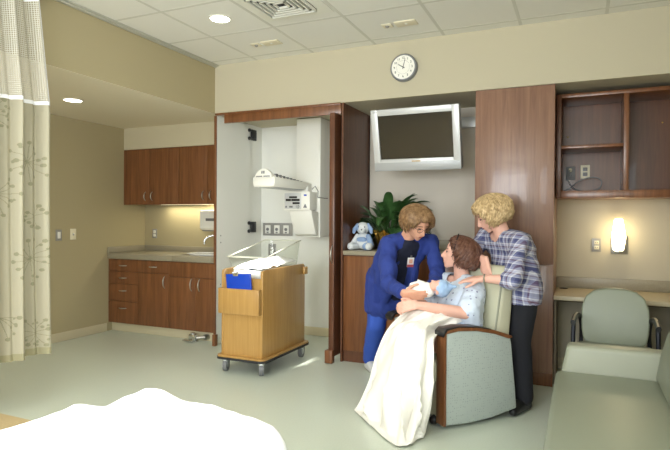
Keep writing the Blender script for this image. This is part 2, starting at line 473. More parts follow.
def ceiling_plates(x, y, la, lb):
    t = thing('sprinkler_cover', la, 'sprinkler', (x - .07, y, CEIL), 0, 'sprinkler plates in the ceiling')
    part('plate', MB().box(x - .11, x - .03, y - .04, y + .04, CEIL - .008, CEIL, 0.002), 'ivory_plate', t)
    part('sprinkler_head', MB().cyl((x - .07, y, CEIL - .008), (x - .07, y, CEIL - .02), .018, .01, 16), 'grey_plate', t)
    t = thing('ceiling_plate', lb, 'plate', (x + .085, y, CEIL), 0, 'cover plates in the ceiling')
    part('plate', MB().box(x, x + .17, y - .055, y + .055, CEIL - .010, CEIL, 0.003), 'ivory_plate', t)
    part('screw', MB().cyl((x + .085, y, CEIL - .010), (x + .085, y, CEIL - .013), .012, n=12), 'white_plastic', t)
ceiling_plates(-2.57, 4.16, 'small square sprinkler plate in the ceiling tile above the open closet', 'beige oblong cover plate in the ceiling tile above the open closet')
ceiling_plates(-1.35, 4.16, 'small square sprinkler plate in the ceiling tile above the wall clock', 'beige oblong cover plate in the ceiling tile above the wall clock')

# ------------------------------------------------------------------ wall clock
c = V((-1.40, YB, 2.60)); cr = 0.118
t = thing('wall_clock', 'round white wall clock with a grey rim above the television niche', 'clock', c)
def disc(r0, r1, y0, y1): return MB().cyl((c.x, c.y - y0, c.z), (c.x, c.y - y1, c.z), r0, r1, 48)
part('case', disc(cr, cr, 0.0, 0.035).cyl((c.x, c.y - .035, c.z), (c.x, c.y - .045, c.z), cr, cr * .93, 48), 'clock_rim', t)
part('dial', disc(cr * .86, cr * .86, 0.044, 0.047), 'clock_face', t)
def hand(a, l, w_):
    d = V((math.sin(a), 0, math.cos(a))); p0 = c + V((0, -.0485, 0)) - d * .015; p1 = c + V((0, -.0485, 0)) + d * l
    return MB().tube([p0, p1], [w_, w_ * .6], 6, flat=1)
part('hour_hand', hand(R(302), .05, .0042), 'ink', t)
part('minute_hand', hand(R(14), .074, .003), 'ink', t)
nm = bpy.data.curves
def text_mesh(body, size, M, depth=0.001):
    cu = bpy.data.curves.new('tx', 'FONT'); cu.body = body; cu.size = size; cu.align_x = 'CENTER'; cu.align_y = 'CENTER'; cu.extrude = depth
    o = bpy.data.objects.new('tx', cu); COL.objects.link(o)
    dg = bpy.context.evaluated_depsgraph_get(); dg.update()
    me = bpy.data.meshes.new_from_object(o.evaluated_get(dg)); bpy.data.objects.remove(o); bpy.data.curves.remove(cu)
    me.transform(M); return me
FACE_Y = Matrix(((1, 0, 0), (0, 0, -1), (0, 1, 0))).to_4x4()      # text facing -Y
for k in range(1, 13):
    a = R(30 * k); p = c + V((math.sin(a) * .079, -.0475, math.cos(a) * .079))
    me = text_mesh(str(k), .027, Matrix.Translation(p) @ FACE_Y)
    part('numeral', me, 'ink', t, sm=False)
ti = MB()
for k in range(60):
    a = R(6 * k); d = V((math.sin(a), 0, math.cos(a))); q = c + V((0, -.0475, 0))
    ti.tube([q + d * .055, q + d * .06], .0007, 4)
part('minute_marks', ti, 'ink_grey', t, sm=False)

# ------------------------------------------------------------------ switches and outlets
def plate(name, label, cat, p, axis, w=.072, h=.115, m='ivory_plate', inner='outlet', im='white_plastic', group=None):
    """wall plate; axis 'y' faces -Y, axis 'x' faces +X"""
    p = V(p); t = thing(name, label, cat, p, 0, group)
    def bx(a0, a1, z0, z1, d0, d1, bev=0.002):
        if axis == 'y': return MB().box(p.x + a0, p.x + a1, p.y - d1, p.y - d0, p.z + z0, p.z + z1, bev)
        return MB().box(p.x + d0, p.x + d1, p.y + a0, p.y + a1, p.z + z0, p.z + z1, bev)
    part('cover_plate', bx(-w / 2, w / 2, -h / 2, h / 2, 0, .007), m, t)
    if inner == 'rocker': part('rocker', bx(-.017, .017, -.034, .034, .007, .012), im, t)
    if inner == 'toggle':
        part('collar', bx(-.008, .008, -.014, .014, .007, .009), 'grey_plate', t)
        part('toggle', bx(-.005, .005, 0, .014, .009, .02), im, t)
    if inner == 'outlet':
        for z in (-.021, .021):
            o = part('receptacle', bx(-.018, .018, z - .016, z + .016, .007, .011), im, t)
            s = MB()
            for a in (-.007, .007):
                s2 = bx(a - .0015, a + .0015, z - .004, z + .007, .011, .0115, 0); me = bpy.data.meshes.new('q'); s2.bm.to_mesh(me); s.bm.from_mesh(me)
            part('slots', s, 'ink', o)
    return t
plate('light_switch', 'white rocker switch in a grey plate on the alcove side wall, nearest the curtain', 'switch', (XL, 4.023, 1.113), 'x', m='grey_plate', inner='rocker', group='switches on the alcove side wall')
plate('light_switch', 'ivory toggle switch on the alcove side wall, between the grey plate and the sink counter', 'switch', (XL, 4.20, 1.12), 'x', inner='toggle', group='switches on the alcove side wall')
plate('wall_outlet', 'grey outlet plate on the wall above the sink counter, under the wall cabinets', 'outlet', (-4.79, 5.26, 1.11), 'y', m='grey_plate', group='wall outlets')
plate('wall_outlet', 'beige outlet plate on the wall beside the lit sconce', 'outlet', (0.124, 5.20, 1.088), 'y', m='grey_plate', im='ivory_plate', group='wall outlets')
# ------------------------------------------------------------------ sink alcove cabinets
def arc_handle(mb, p, axis, L, bow, r=.005, out=(0, -1, 0)):
    """bow pull: axis 'z' upright, 'x' level"""
    p = V(p); o = V(out); d = V((0, 0, 1)) if axis == 'z' else V((1, 0, 0))
    pts = []
    for i in range(13):
        s = -1 + 2 * i / 12
        pts.append(p + d * (s * L / 2) + o * (bow * (1 - abs(s) ** 2.4)))
    return mb.tube(pts, [r * (.8 + .5 * math.cos(i / 12 * math.pi - math.pi / 2)) for i in range(13)], 10)

def front_panel(name, parent, x0, x1, z0, z1, y, m, hx=None, hz=None, haxis=None, hl=.10, hname='handle', th=.02):
    g = .0018
    d = part(name, MB().box(x0 + g, x1 - g, y - th, y, z0 + g, z1 - g, .0015), m, parent)
    if haxis: part(hname, arc_handle(MB(), (hx, y - th, hz), haxis, hl, .028), 'brushed', d)
    return d
Yu = 4.927
def wall_cab(label, x0, x1, seam):
    t = thing('wall_cabinet', label, 'cabinet', ((x0 + x1) / 2, 5.1, 1.465), 0, 'cabinets over the sink')
    part('body', MB().box(x0, x1, Yu + .001, 5.258, 1.467, 2.10), 'cherry_dark', t)
    for a, b_, s in ((x0, seam, 1), (seam, x1, -1)):
        hx = (b_ - .05) if s == 1 else (a + .05)
        front_panel('door', t, a, b_, 1.452, 2.098, Yu, 'cherry', hx, 1.55, 'z', .10)
wall_cab('cherry wall cabinet with two doors, in the corner of the sink alcove', -4.945, -4.128, -4.56)
wall_cab('cherry wall cabinet with two doors, half behind the white closet panel, above the towel dispenser', -4.124, -3.424, -3.737)

Yb = 4.70
def base_body(t, x0, x1):
    part('body', MB().box(x0, x1, Yb + .001, 5.25, .102, .83), 'cherry_dark', t)
    part('toe_kick', MB().box(x0, x1, 4.745, 4.765, 0.0, .101), 'base_vinyl', t)
x = (-4.945, -4.508, -4.069, -3.424)
t = thing('base_cabinet', 'cherry drawer unit with four drawers against the alcove side wall', 'cabinet', (-4.73, 4.95, 0), 0, 'cabinets under the sink counter'); base_body(t, x[0], x[1])
zs = (.103, .335, .535, .66, .828)
zs = (.103, .352, .55, .69, .828)
for a, b_ in zip(zs, zs[1:]): front_panel('drawer', t, x[0], x[1], a, b_, Yb, 'cherry', (x[0] + x[1]) / 2, b_ - .075 if b_ - a > .15 else (a + b_) / 2, 'x', .11)
t = thing('base_cabinet', 'cherry base cabinet with one drawer over one door, middle of the sink counter run', 'cabinet', (-4.29, 4.95, 0), 0, 'cabinets under the sink counter'); base_body(t, x[1], x[2])
front_panel('drawer', t, x[1], x[2], .69, .828, Yb, 'cherry', (x[1] + x[2]) / 2, .76, 'x', .11)
front_panel('door', t, x[1], x[2], .103, .69, Yb, 'cherry', x[2] - .055, .60, 'z', .13)
t = thing('base_cabinet', 'cherry double-door cabinet under the white sink', 'cabinet', (-3.75, 4.95, 0), 0, 'cabinets under the sink counter'); base_body(t, x[2], x[3])
front_panel('false_front', t, x[2], x[3], .665, .828, Yb, 'cherry')
front_panel('door', t, x[2], -3.707, .103, .665, Yb, 'cherry', -3.76, .59, 'z', .13)
front_panel('door', t, -3.707, x[3], .103, .665, Yb, 'cherry', -3.655, .59, 'z', .13)

t = thing('countertop', 'grey-brown laminate worktop with upstand over the alcove base cabinets', 'worktop', (-4.2, 4.95, .832))
b = MB()
# slab with a cut-out for the basin
sx0, sx1, sy0, sy1 = -4.02, -3.50, 4.80, 5.16
b.box(XL + .002, sx0, 4.665, 5.258, .832, .895, .004).box(sx1, -3.424, 4.665, 5.258, .832, .895, .004)
b.box(sx0, sx1, 4.665, sy0, .832, .895, .004).box(sx0, sx1, sy1, 5.258, .832, .895, .004)
part('slab', b, 'laminate', t)
part('backsplash', MB().box(XL + .002, -3.424, 5.236, 5.258, .896, .965, .003).box(XL + .002, XL + .024, 4.665, 5.236, .896, .965, .003), 'laminate', t)

t = thing('sink', 'white oval drop-in basin in the alcove worktop', 'sink', (-3.76, 4.98, .80))
m = MB(); prof = [(.28, .012), (.27, .02), (.245, .018), (.235, -.01), (.19, -.09), (.05, -.11), (.03, -.112)]
M = Matrix.Translation((-3.76, 4.98, .893)) @ Matrix.Diagonal((1, .66, 1, 1))
m.lathe(prof, (0, 0, 0), 40, M=M); part('basin', m, 'porcelain', t)
part('drain', MB().cyl((-3.76, 4.98, .784), (-3.76, 4.98, .789), .022), 'chrome', t)
t = thing('faucet', 'chrome gooseneck faucet behind the alcove sink', 'faucet', (-3.76, 5.19, .895))
part('base', MB().cyl((-3.70, 5.195, .896), (-3.70, 5.195, .925), .024, .018), 'chrome', t)
pts = [(-3.70, 5.195, .92)] + [(-3.70 - .10 + .10 * math.cos(a), 5.195 - .06 * (1 - math.cos(a)), 1.03 + .075 * math.sin(a)) for a in [i * math.pi / 10 for i in range(11)]]
part('spout', MB().tube(pts, .011, 12).cyl((-3.90, 5.075, 1.03), (-3.90, 5.075, 1.005), .013), 'chrome', t)

t = thing('paper_towel_dispenser', 'white paper towel dispenser on the wall above the sink', 'dispenser', (-3.83, 5.258, 1.16))
part('case', MB().prism([(5.257, 1.165), (5.12, 1.165), (5.10, 1.19), (5.10, 1.375), (5.115, 1.392), (5.257, 1.392)], 'x', -3.985, -3.68, .008), 'white_plastic', t)
part('slot', MB().box(-3.90, -3.70, 5.094, 5.104, 1.268, 1.30, .003), 'grey_plastic', t, label='grey paper slot')
part('lower_lip', MB().box(-3.97, -3.69, 5.13, 5.25, 1.15, 1.166, .004), 'grey_plate', t)

t = thing('undercabinet_light', 'slim lamp under the alcove wall cabinets', 'lamp', (-4.3, 5.15, 1.455))
part('housing', MB().box(-4.60, -3.70, 5.12, 5.20, 1.460, 1.467, .002), 'white_plastic', t)
part('diffuser', MB().box(-4.58, -3.72, 5.13, 5.19, 1.457, 1.460), 'strip_on', t)

t = thing('foot_pedal_valve', 'chrome foot pedal valve on the floor under the sink cabinet', 'pedal', (-3.72, 4.66, 0))
part('valve_body', MB().box(-3.735, -3.665, 4.60, 4.67, .012, .085, .008).cyl((-3.70, 4.63, .085), (-3.70, 4.63, .096), .026), 'chrome', t)
part('pedal', MB().box(-3.80, -3.735, 4.575, 4.625, .014, .026, .005), 'chrome', t)
part('pedal', MB().box(-3.735, -3.665, 4.555, 4.60, .016, .03, .005), 'chrome', t)
part('pipe', MB().cyl((-3.665, 4.64, .045), (-3.60, 4.70, .045), .018).cyl((-3.60, 4.70, .045), (-3.585, 4.742, .045), .03, .03), 'brushed', t)
part('base_plate', MB().box(-3.74, -3.66, 4.595, 4.675, 0, .012, .003), 'chrome', t)

# ------------------------------------------------------------------ privacy curtain
random.seed(3)
NU, X0c, X1c = 420, 1.55, 2.605
def cpos(s, z):
    """s 0..1 along the track from off the frame to the free edge"""
    k = max(0, (z - 2.0) / .84)
    y = X0c + (X1c - .11 * k - X0c) * s + .012 * math.sin(s * 37)
    x = -3.30 + .035 * math.sin(s * 33 + .4) + .02 * math.sin(s * 71 + z * .6) - .02 * math.sin(z * 1.3) * s
    return V((x, y, z))
t = thing('privacy_curtain', 'beige hospital privacy curtain with a dandelion print and a white net top', 'curtain', (-3.3, 2.1, .36))
zl, zn = .375, 2.055
NV = 560
b = bmesh.new(); rows = []
LA = 1.15                                   # cloth length along the track
mask = set()
def dab(a, z, r):
    i0, i1 = int((a - r) / LA * NU), int((a + r) / LA * NU) + 1; j0, j1 = int((z - r - zl) / (zn - zl) * NV), int((z + r - zl) / (zn - zl) * NV) + 1
    for i in range(i0, i1 + 1):
        for j in range(j0, j1 + 1):
            if ((i + .5) / NU * LA - a) ** 2 + (zl + (zn - zl) * (j + .5) / NV - z) ** 2 < r * r: mask.add((i, j))
for fa, fz, fr_, n in ((1.00, 1.66, .15, 15), (.78, 1.44, .14, 14), (1.02, 1.02, .17, 16), (.80, .66, .15, 15), (1.06, .52, .10, 10), (.74, 1.95, .12, 12), (1.06, 1.30, .08, 8), (.52, 1.2, .15, 14), (.5, .8, .13, 12), (.5, 1.7, .15, 14)):
    ph = random.uniform(0, 6.28)
    for k in range(n):
        if random.random() < .18: continue
        th = ph + 2 * math.pi * k / n; rr = fr_ * random.uniform(.7, 1.1)
        ex, ez = fa + rr * math.cos(th), fz + rr * math.sin(th)
        dab(ex, ez, random.uniform(.009, .0135))
        for q in range(70): dab(fa + (ex - fa) * q / 70, fz + (ez - fz) * q / 70, .0017)
        for w_ in (-.35, .35):
            if random.random() < .45: dab(fa + rr * .82 * math.cos(th + w_), fz + rr * .82 * math.sin(th + w_), random.uniform(.007, .011))
verts = [[b.verts.new(cpos(i / NU, zl + .0 + (zn - zl) * j / NV - .02 * (1 - j / NV) * (1 - i / NU))) for i in range(NU + 1)] for j in range(NV + 1)]
for j in range(NV):
    z = zl + (zn - zl) * (j + .5) / NV
    for i in range(NU):
        f = b.faces.new((verts[j][i], verts[j][i + 1], verts[j + 1][i + 1], verts[j + 1][i]))
        s = (i + .5) / NU
        f.material_index = 2 if z < zl + .045 else (1 if (i, j) in mask else 0)
me = bpy.data.meshes.new('cloth_panel'); b.to_mesh(me); b.free()
part('cloth_panel', me, ['curtain_cloth', 'curtain_print', 'curtain_hem'], t, ang=80)
b = bmesh.new(); uvl = b.loops.layers.uv.new('UVMap')
NJ = 40; z0n, z1n = zn - .01, 2.80
verts = [[b.verts.new(cpos(i / NU, z0n + (z1n - z0n) * j / NJ)) for i in range(NU + 1)] for j in range(NJ + 1)]
for j in range(NJ):
    for i in range(NU):
        f = b.faces.new((verts[j][i], verts[j][i + 1], verts[j + 1][i + 1], verts[j + 1][i]))
        for l, (q, w_) in zip(f.loops, ((i, j), (i + 1, j), (i + 1, j + 1), (i, j + 1))): l[uvl].uv = (q / NU * 1.25, w_ / NJ * (z1n - z0n))
me = bpy.data.meshes.new('net_top'); b.to_mesh(me); b.free()
part('net_top', me, 'net_mesh', t, ang=80)
band = MB()
band.grid([[cpos(i / NU, z) + V((.002, 0, 0)) for i in range(NU + 1)] for z in (zn - .012, zn + .012)], thick=.002)
band.tube([cpos(1, zn + (z1n - zn) * k / 20) for k in range(21)], .004, 6)
band.grid([[cpos(i / NU, z) + V((.002, 0, 0)) for i in range(NU + 1)] for z in (2.70, 2.80)], thick=.002)
part('seam_tape', band, 'sheet_white', t)
tr = MB().box(-3.315, -3.285, YREAR + .05, 2.62, CEIL - .025, CEIL - .004, .003)
top('curtain_track', tr, 'trim_metal', 'pale metal curtain track fixed to the ceiling above the privacy curtain', 'track', (-3.3, 1.0, CEIL - .02))
# ------------------------------------------------------------------ closet with pocket doors
t = thing('closet_door', 'open white-faced closet door with a dark edge beside the sink alcove', 'door', (-3.385, 4.9, 0), 0, 'closet doors')
part('panel', MB().box(-3.398, -3.375, 4.592, 5.20, .06, 2.335), 'white_panel', t)
part('edge_band', MB().box(-3.398, -3.375, 4.572, 4.592, .12, 2.335, .002), 'cherry', t, label='cherry edge strip')
part('end_block', MB().box(-3.400, -3.362, 4.556, 4.60, .004, .118, .003), 'cherry', t, label='cherry foot block')
for z in (1.205, 2.235):
    h = MB().box(-3.374, -3.352, 5.205, 5.30, z - .06, z + .06, .004)
    for dz in (-.045, .045): h.cyl((-3.362, 5.17, z + dz), (-3.362, 5.21, z + dz), .012).ell((-3.362, 5.165, z + dz), (.02, .014, .02))
    h.box(-3.352, -3.342, 5.22, 5.285, z - .035, z + .035, .003)
    part('hinge', h, 'black_plastic', t)
sc = MB()
for z in (.5, .62, 1.05, 1.12): sc.cyl((-3.375, 4.66, z), (-3.372, 4.66, z), .007, n=10)
part('screw', sc, 'grey_plate', t)
t = thing('closet_door', 'open cherry closet door edge with a bow handle beside the counter cabinet', 'door', (-2.03, 4.9, 0), 0, 'closet doors')
part('panel', MB().box(-2.062, -2.040, 4.50, 5.10, .06, 2.25), 'white_panel', t)
part('edge_band', MB().box(-2.064, -2.014, 4.475, 4.50, .02, 2.25, .003), 'cherry_dark', t)
part('outer_face', MB().box(-2.040, -2.016, 4.50, 5.10, .06, 2.25), 'cherry_dark', t)
part('handle', arc_handle(MB(), (-2.03, 4.475, .98), 'z', .16, .035), 'brushed', t)
part('end_block', MB().box(-2.085, -2.014, 4.44, 4.50, .006, .12, .003), 'cherry', t)
t = thing('header_board', 'cherry valance board across the top of the open closet', 'board', (-2.66, 4.58, 2.25))
part('board', MB().box(-3.27, -1.995, 4.565, 4.59, 2.252, 2.352, .002), 'cherry', t)
part('track_strip', MB().box(-3.372, -1.995, 4.55, 4.60, 2.335, 2.354, .002), 'cherry', t)
top('closet_side_panel', MB().box(-1.99, -1.972, 4.573, 5.48, 0.0, 2.353), 'cherry_dark', 'tall dark cherry side panel between the open closet and the television niche', 'panel', (-1.98, 5.0, 0))

# medical gas outlet strip
t = thing('outlet_panel', 'grey strip with three sockets low on the closet back wall', 'outlet', (-3.18, 5.485, 1.18))
part('strip', MB().box(-3.37, -2.985, 5.470, 5.484, 1.105, 1.25, .004), 'grey_plate', t)
for x_ in (-3.30, -3.18, -3.06):
    o = part('socket', MB().box(x_ - .035, x_ + .035, 5.462, 5.470, 1.13, 1.225, .003), 'white_plastic', t)
    part('port', MB().cyl((x_, 5.462, 1.178), (x_, 5.456, 1.178), .018).box(x_ - .012, x_ + .012, 5.456, 5.462, 1.135, 1.15), 'grey_plastic', o)
plate('wall_outlet', 'grey outlet seen through the clear bassinet, low on the closet back wall', 'outlet', (-3.25, 5.485, .94), 'y', .10, .14, m='grey_plate', group='wall outlets')

# ------------------------------------------------------------------ infant warmer
t = thing('infant_warmer', 'white radiant infant warmer mounted inside the open closet', 'infant warmer', (-2.6, 5.3, 1.1))
part('wall_column', MB().box(-2.735, -2.455, 5.10, 5.484, 1.11, 2.345, .004), 'white_plastic', t)
part('mounting_bracket', MB().prism([(5.09, 1.12), (5.09, 1.37), (4.93, 1.385), (4.93, 1.36), (5.03, 1.14)], 'x', -2.72, -2.47, .006), 'white_plastic', t)
u = part('control_unit', MB().box(-2.79, -2.49, 4.93, 5.095, 1.386, 1.575, .008), 'white_plastic', t)
part('front_plate', MB().box(-2.777, -2.585, 4.923, 4.93, 1.40, 1.56, .002), 'silver_plastic', u)
for x0, x1, z0, z1 in ((-2.72, -2.63, 1.508, 1.528), (-2.76, -2.70, 1.478, 1.502), (-2.695, -2.60, 1.478, 1.502), (-2.68, -2.60, 1.447, 1.468)):
    part('display', MB().box(x0, x1, 4.918, 4.923, z0, z1, .001), 'black_plastic', u)
for x0 in (-2.755, -2.71, -2.69): part('button', MB().box(x0 - .009, x0 + .009, 4.917, 4.923, 1.412, 1.43, .002), 'ink_grey', u)
part('knob', MB().cyl((-2.62, 4.923, 1.422), (-2.62, 4.905, 1.422), .02, .016, 20), 'silver_dark', u)
part('button', MB().box(-2.555, -2.525, 4.925, 4.93, 1.53, 1.545, .001), 'folder_blue', u, label='blue button')
part('knob', MB().prism([(-2.56, 1.41), (-2.52, 1.41), (-2.54, 1.45)], 'y', 4.922, 4.93), 'ink_grey', u)
# long heater hood, slightly turned towards the room
M = Matrix.Translation((-2.62, 5.12, 1.60)) @ Matrix.Rotation(R(-3), 4, 'X') @ Matrix.Rotation(R(-13), 4, 'Z')
M = Matrix.Translation((-2.675, 5.12, 1.598)) @ Matrix.Rotation(R(-6), 4, 'Z')
h = MB()
h.prism([(-.115, .0), (.115, .0), (.128, .03), (.128, .095), (-.128, .095), (-.128, .03)], 'y', -.66, -.02, .006)
for v_ in h.bm.verts:
    k_ = (v_.co.y + .66) / .64; v_.co.z = v_.co.z * (1 - .28 * k_)
bmesh.ops.transform(h.bm, matrix=M, verts=h.bm.verts)
hd = part('heater_hood', h, 'white_plastic', t)
arch = [(-.10, .085)] + [(.10 * math.cos(a), .085 + .085 * math.sin(a)) for a in [math.pi * (1 - i / 12) for i in range(13)]]
ht = MB().prism([(x * .9, .085 + (z - .085) * .75) for x, z in arch], 'y', -.63, -.06, .004)
for v_ in ht.bm.verts:
    k_ = (v_.co.y + .66) / .64; v_.co.z = v_.co.z * (1 - .42 * k_)
bmesh.ops.transform(ht.bm, matrix=M, verts=ht.bm.verts)
part('hood_top', ht, 'white_plastic', hd)
part('end_cap', MB().prism(arch, 'y', -.67, -.625, .006, M=M), 'white_plastic', hd)
v = MB()
for k in range(8): v.box(.055, .088, -.58 + k * .06, -.55 + k * .06, .09 - .035 * k / 8, .128 - .05 * k / 8, M=M)
part('vent_slots', v, 'grey_plastic', hd)
mk = MB()
mk.box(-.018, -.004, -.674, -.669, .125, .15, M=M).box(.004, .018, -.674, -.669, .125, .15, M=M)
for k in range(11):
    if k != 5: mk.box(-.082 + k * .015, -.071 + k * .015, -.674, -.669, .094, .105, M=M)
part('badge_marks', mk, 'ink_grey', hd, sm=False)
part('heater_grille', MB().box(-.10, .10, -.60, -.08, -.004, .001, M=M), 'silver_dark', hd)
part('support_arm', MB().box(-2.68, -2.55, 5.0, 5.105, 1.575, 1.63, .006), 'white_plastic', t)
part('cable', MB().tube([(-2.50, 5.0, 1.60), (-2.46, 4.99, 1.63), (-2.44, 5.02, 1.58), (-2.46, 5.05, 1.52), (-2.40, 5.1, 1.51), (-2.375, 5.12, 1.51)], .005, 6), 'grey_plastic', t)

# ------------------------------------------------------------------ television niche
t = thing('counter_cabinet', 'cherry base cabinet with wide doors under the niche worktop, behind the person in blue scrubs', 'cabinet', (-1.38, 4.9, 0))
part('body', MB().box(-1.968, -.802, 4.595, 5.228, .10, .97), 'cherry_dark', t)
part('toe_kick', MB().box(-1.968, -.802, 4.60, 4.62, .0, .10), 'cherry_dark', t)
for a, b_ in ((-1.965, -1.385), (-1.381, -.805)): front_panel('door', t, a, b_, .105, .966, 4.594, 'cherry')
t = thing('niche_worktop', 'grey-brown laminate worktop under the television with the plush dog on it', 'worktop', (-1.38, 4.9, .975))
part('slab', MB().box(-1.968, -.802, 4.565, 5.228, .973, 1.012, .004), 'laminate', t)
part('backsplash', MB().box(-1.968, -.802, 5.206, 5.229, 1.013, 1.105, .003), 'laminate', t)

t = thing('television', 'silver flat television tilted down in the niche', 'television', (-1.30, 4.6, 2.0))
M = Matrix.Translation((-1.30, 4.57, 1.985)) @ Matrix.Rotation(R(15), 4, 'X') @ Matrix.Rotation(R(-1), 4, 'Z')
# local: x width, z height, -y towards the room
W2, H2 = .385, .268
part('housing', MB().box(-W2, W2, .012, .075, -H2, H2, .012, M=M).box(-.28, .28, .07, .13, -.18, .20, .02, M=M), 'silver_dark', t)
fr = MB(); y0, y1 = -.012, .014; sx, st, sb = .325, .215, -.165
fr.box(-W2, -sx, y0, y1, -H2, H2, .004, M=M).box(sx, W2, y0, y1, -H2, H2, .004, M=M)
fr.box(-sx, sx, y0, y1, st, H2, .003, M=M).box(-sx, sx, y0, y1, -H2, sb, .003, M=M)
part('bezel', fr, 'silver_plastic', t)
part('screen', MB().box(-sx, sx, .004, .010, sb, st, M=M), 'tv_screen', t)
part('speaker_bar', MB().box(-W2, W2, -.016, -.010, -H2 + .002, -H2 + .075, .002, M=M), 'silver_dark', t, label='grey speaker strip')
lg = MB()
for k in range(7): lg.box(-.038 + k * .011, -.03 + k * .011, -.018, -.010, -.190, -.181, M=M)
part('maker_mark', lg, 'brass', t, sm=False)
lg = MB()
for k in range(3): lg.box(-.365 + k * .012, -.356 + k * .012, -.014, -.010, .245, .251, M=M)
part('corner_mark', lg, 'ink_grey', t, sm=False)
part('wall_arm', MB().box(-1.35, -1.25, 4.70, 5.20, 2.13, 2.22, .006).box(-1.40, -.82, 5.18, 5.2305, 2.16, 2.26, .006).box(-1.40, -1.20, 4.66, 4.72, 1.92, 2.24, .006), 'silver_plastic', t)

# ------------------------------------------------------------------ wardrobe
t = thing('wardrobe', 'tall walnut-brown wardrobe cabinet behind the person in the plaid shirt', 'wardrobe', (-.495, 4.9, 0))
part('body', MB().box(-.790, -.192, 4.578, 5.19, .10, 2.352), 'walnut', t)
part('toe_kick', MB().box(-.788, -.194, 4.60, 4.62, 0, .10), 'cherry', t)
part('door', MB().box(-.792, -.190, 4.553, 4.577, .955, 2.345, .002), 'walnut', t)
part('door', MB().box(-.792, -.190, 4.553, 4.577, .105, .945, .002), 'walnut', t)
part('base_trim', MB().box(-.792, -.190, 4.575, 4.60, 0, .10, .002), 'cherry', t)

# ------------------------------------------------------------------ open shelves and desk
t = thing('wall_shelf', 'open cherry wall shelving over the desk with a loose cable inside', 'shelf', (.3, 5.0, 1.48))
ys, ye = 4.80, 5.198
part('side_panel', MB().box(-.186, -.15, ys, ye, 1.475, 2.315, .002), 'cherry_dark', t)
part('side_panel', MB().box(.745, .775, ys, ye, 1.475, 2.315, .002), 'cherry_dark', t)
part('top_panel', MB().box(-.15, .745, ys, ye, 2.285, 2.315, .002), 'cherry', t)
part('bottom_panel', MB().box(-.15, .745, ys - .002, ye, 1.475, 1.535, .002), 'cherry', t)
part('divider', MB().box(.298, .334, ys, ye - .02, 1.535, 2.285, .002), 'cherry', t)
part('shelf_board', MB().box(-.15, .298, ys + .004, ye - .02, 1.876, 1.900, .002), 'cherry', t)
part('back_panel', MB().box(-.15, .745, ye - .018, ye, 1.535, 2.285), 'cherry_dark', t)
pin = MB()
for x_, z in ((-.11, 2.02), (.60, 2.10)): pin.ell((x_, 5.178, z), (.007, .006, .007), n=10)
part('shelf_pin', pin, 'brass', t)
plate('wall_outlet', 'beige outlet inside the open wall shelving, with nothing plugged in', 'outlet', (.03, 5.178, 1.715), 'y', im='grey_plastic', group='wall outlets')
plate('wall_outlet', 'dark outlet inside the open wall shelving, with the grey plug in it', 'outlet', (-.085, 5.178, 1.705), 'y', m='grey_plastic', im='ink_grey', group='wall outlets')
t = thing('cable', 'grey loose cable coiled on the floor of the wall shelving', 'cable', (0, 5.1, 1.54))
part('plug', MB().box(-.10, -.075, 5.13, 5.165, 1.715, 1.745, .005), 'ivory_plate', t, label='beige plug')
path = [(-.088, 5.125, 1.73), (-.10, 5.09, 1.70), (-.105, 5.07, 1.64), (-.06, 5.06, 1.57), (.0, 5.06, 1.545), (.08, 5.06, 1.545), (.14, 5.07, 1.57), (.155, 5.08, 1.62), (.12, 5.08, 1.655), (.05, 5.07, 1.655), (-.02, 5.05, 1.625), (-.08, 5.03, 1.575), (-.13, 5.02, 1.545)]
def spline(pts, k=6):
    pts = [V(p) for p in pts]; out = []
    for i in range(len(pts) - 1):
        a, b_, c_, d_ = pts[max(i - 1, 0)], pts[i], pts[i + 1], pts[min(i + 2, len(pts) - 1)]
        for j in range(k):
            u = j / k; out.append(.5 * ((2 * b_) + (c_ - a) * u + (2 * a - 5 * b_ + 4 * c_ - d_) * u * u + (3 * b_ - a - 3 * c_ + d_) * u ** 3))
    out.append(pts[-1]); return out
part('cord', MB().tube(spline(path), .0045, 7), 'ink_grey', t)

t = thing('desk', 'long beige laminate wall desk to the side of the wardrobe', 'desk', (.3, 4.9, .68))
part('slab', MB().box(-.189, XR - .002, 4.573, 5.196, .678, .712, .004), 'laminate_light', t)
part('backsplash', MB().box(-.189, XR - .002, 5.176, 5.199, .713, .808, .003), 'laminate', t)
part('grommet', MB().lathe([(.028, 0), (.034, .001), (.034, .005), (.026, .006)], (-.13, 5.10, .712)), 'ink', t)
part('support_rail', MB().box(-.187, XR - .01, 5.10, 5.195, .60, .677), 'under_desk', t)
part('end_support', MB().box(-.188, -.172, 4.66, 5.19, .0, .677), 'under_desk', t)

t = thing('wall_sconce', 'lit frosted wall sconce on a square metal plate over the desk', 'lamp', (.29, 5.19, 1.04))
part('back_plate', MB().box(.236, .358, 5.185, 5.199, 1.018, 1.168, .003), 'brushed', t)
sh = MB().prism([(.243, 1.075), (.343, 1.075), (.343, 1.17), (.322, 1.312), (.250, 1.312), (.243, 1.19)], 'y', 5.115, 5.18, .008)
sh = MB().hull([((.268, 5.135, 1.065), .022), ((.308, 5.135, 1.065), .022), ((.268, 5.14, 1.30), .014), ((.308, 5.14, 1.30), .014), ((.255, 5.142, 1.16), .022), ((.323, 5.142, 1.16), .022)])
part('glass_shade', sh, 'sconce_glass', t, label='glowing white glass shade')
part('holder', MB().box(.270, .306, 5.11, 5.19, 1.032, 1.047, .003).cyl((.288, 5.13, 1.03), (.288, 5.13, 1.05), .01), 'brushed', t)
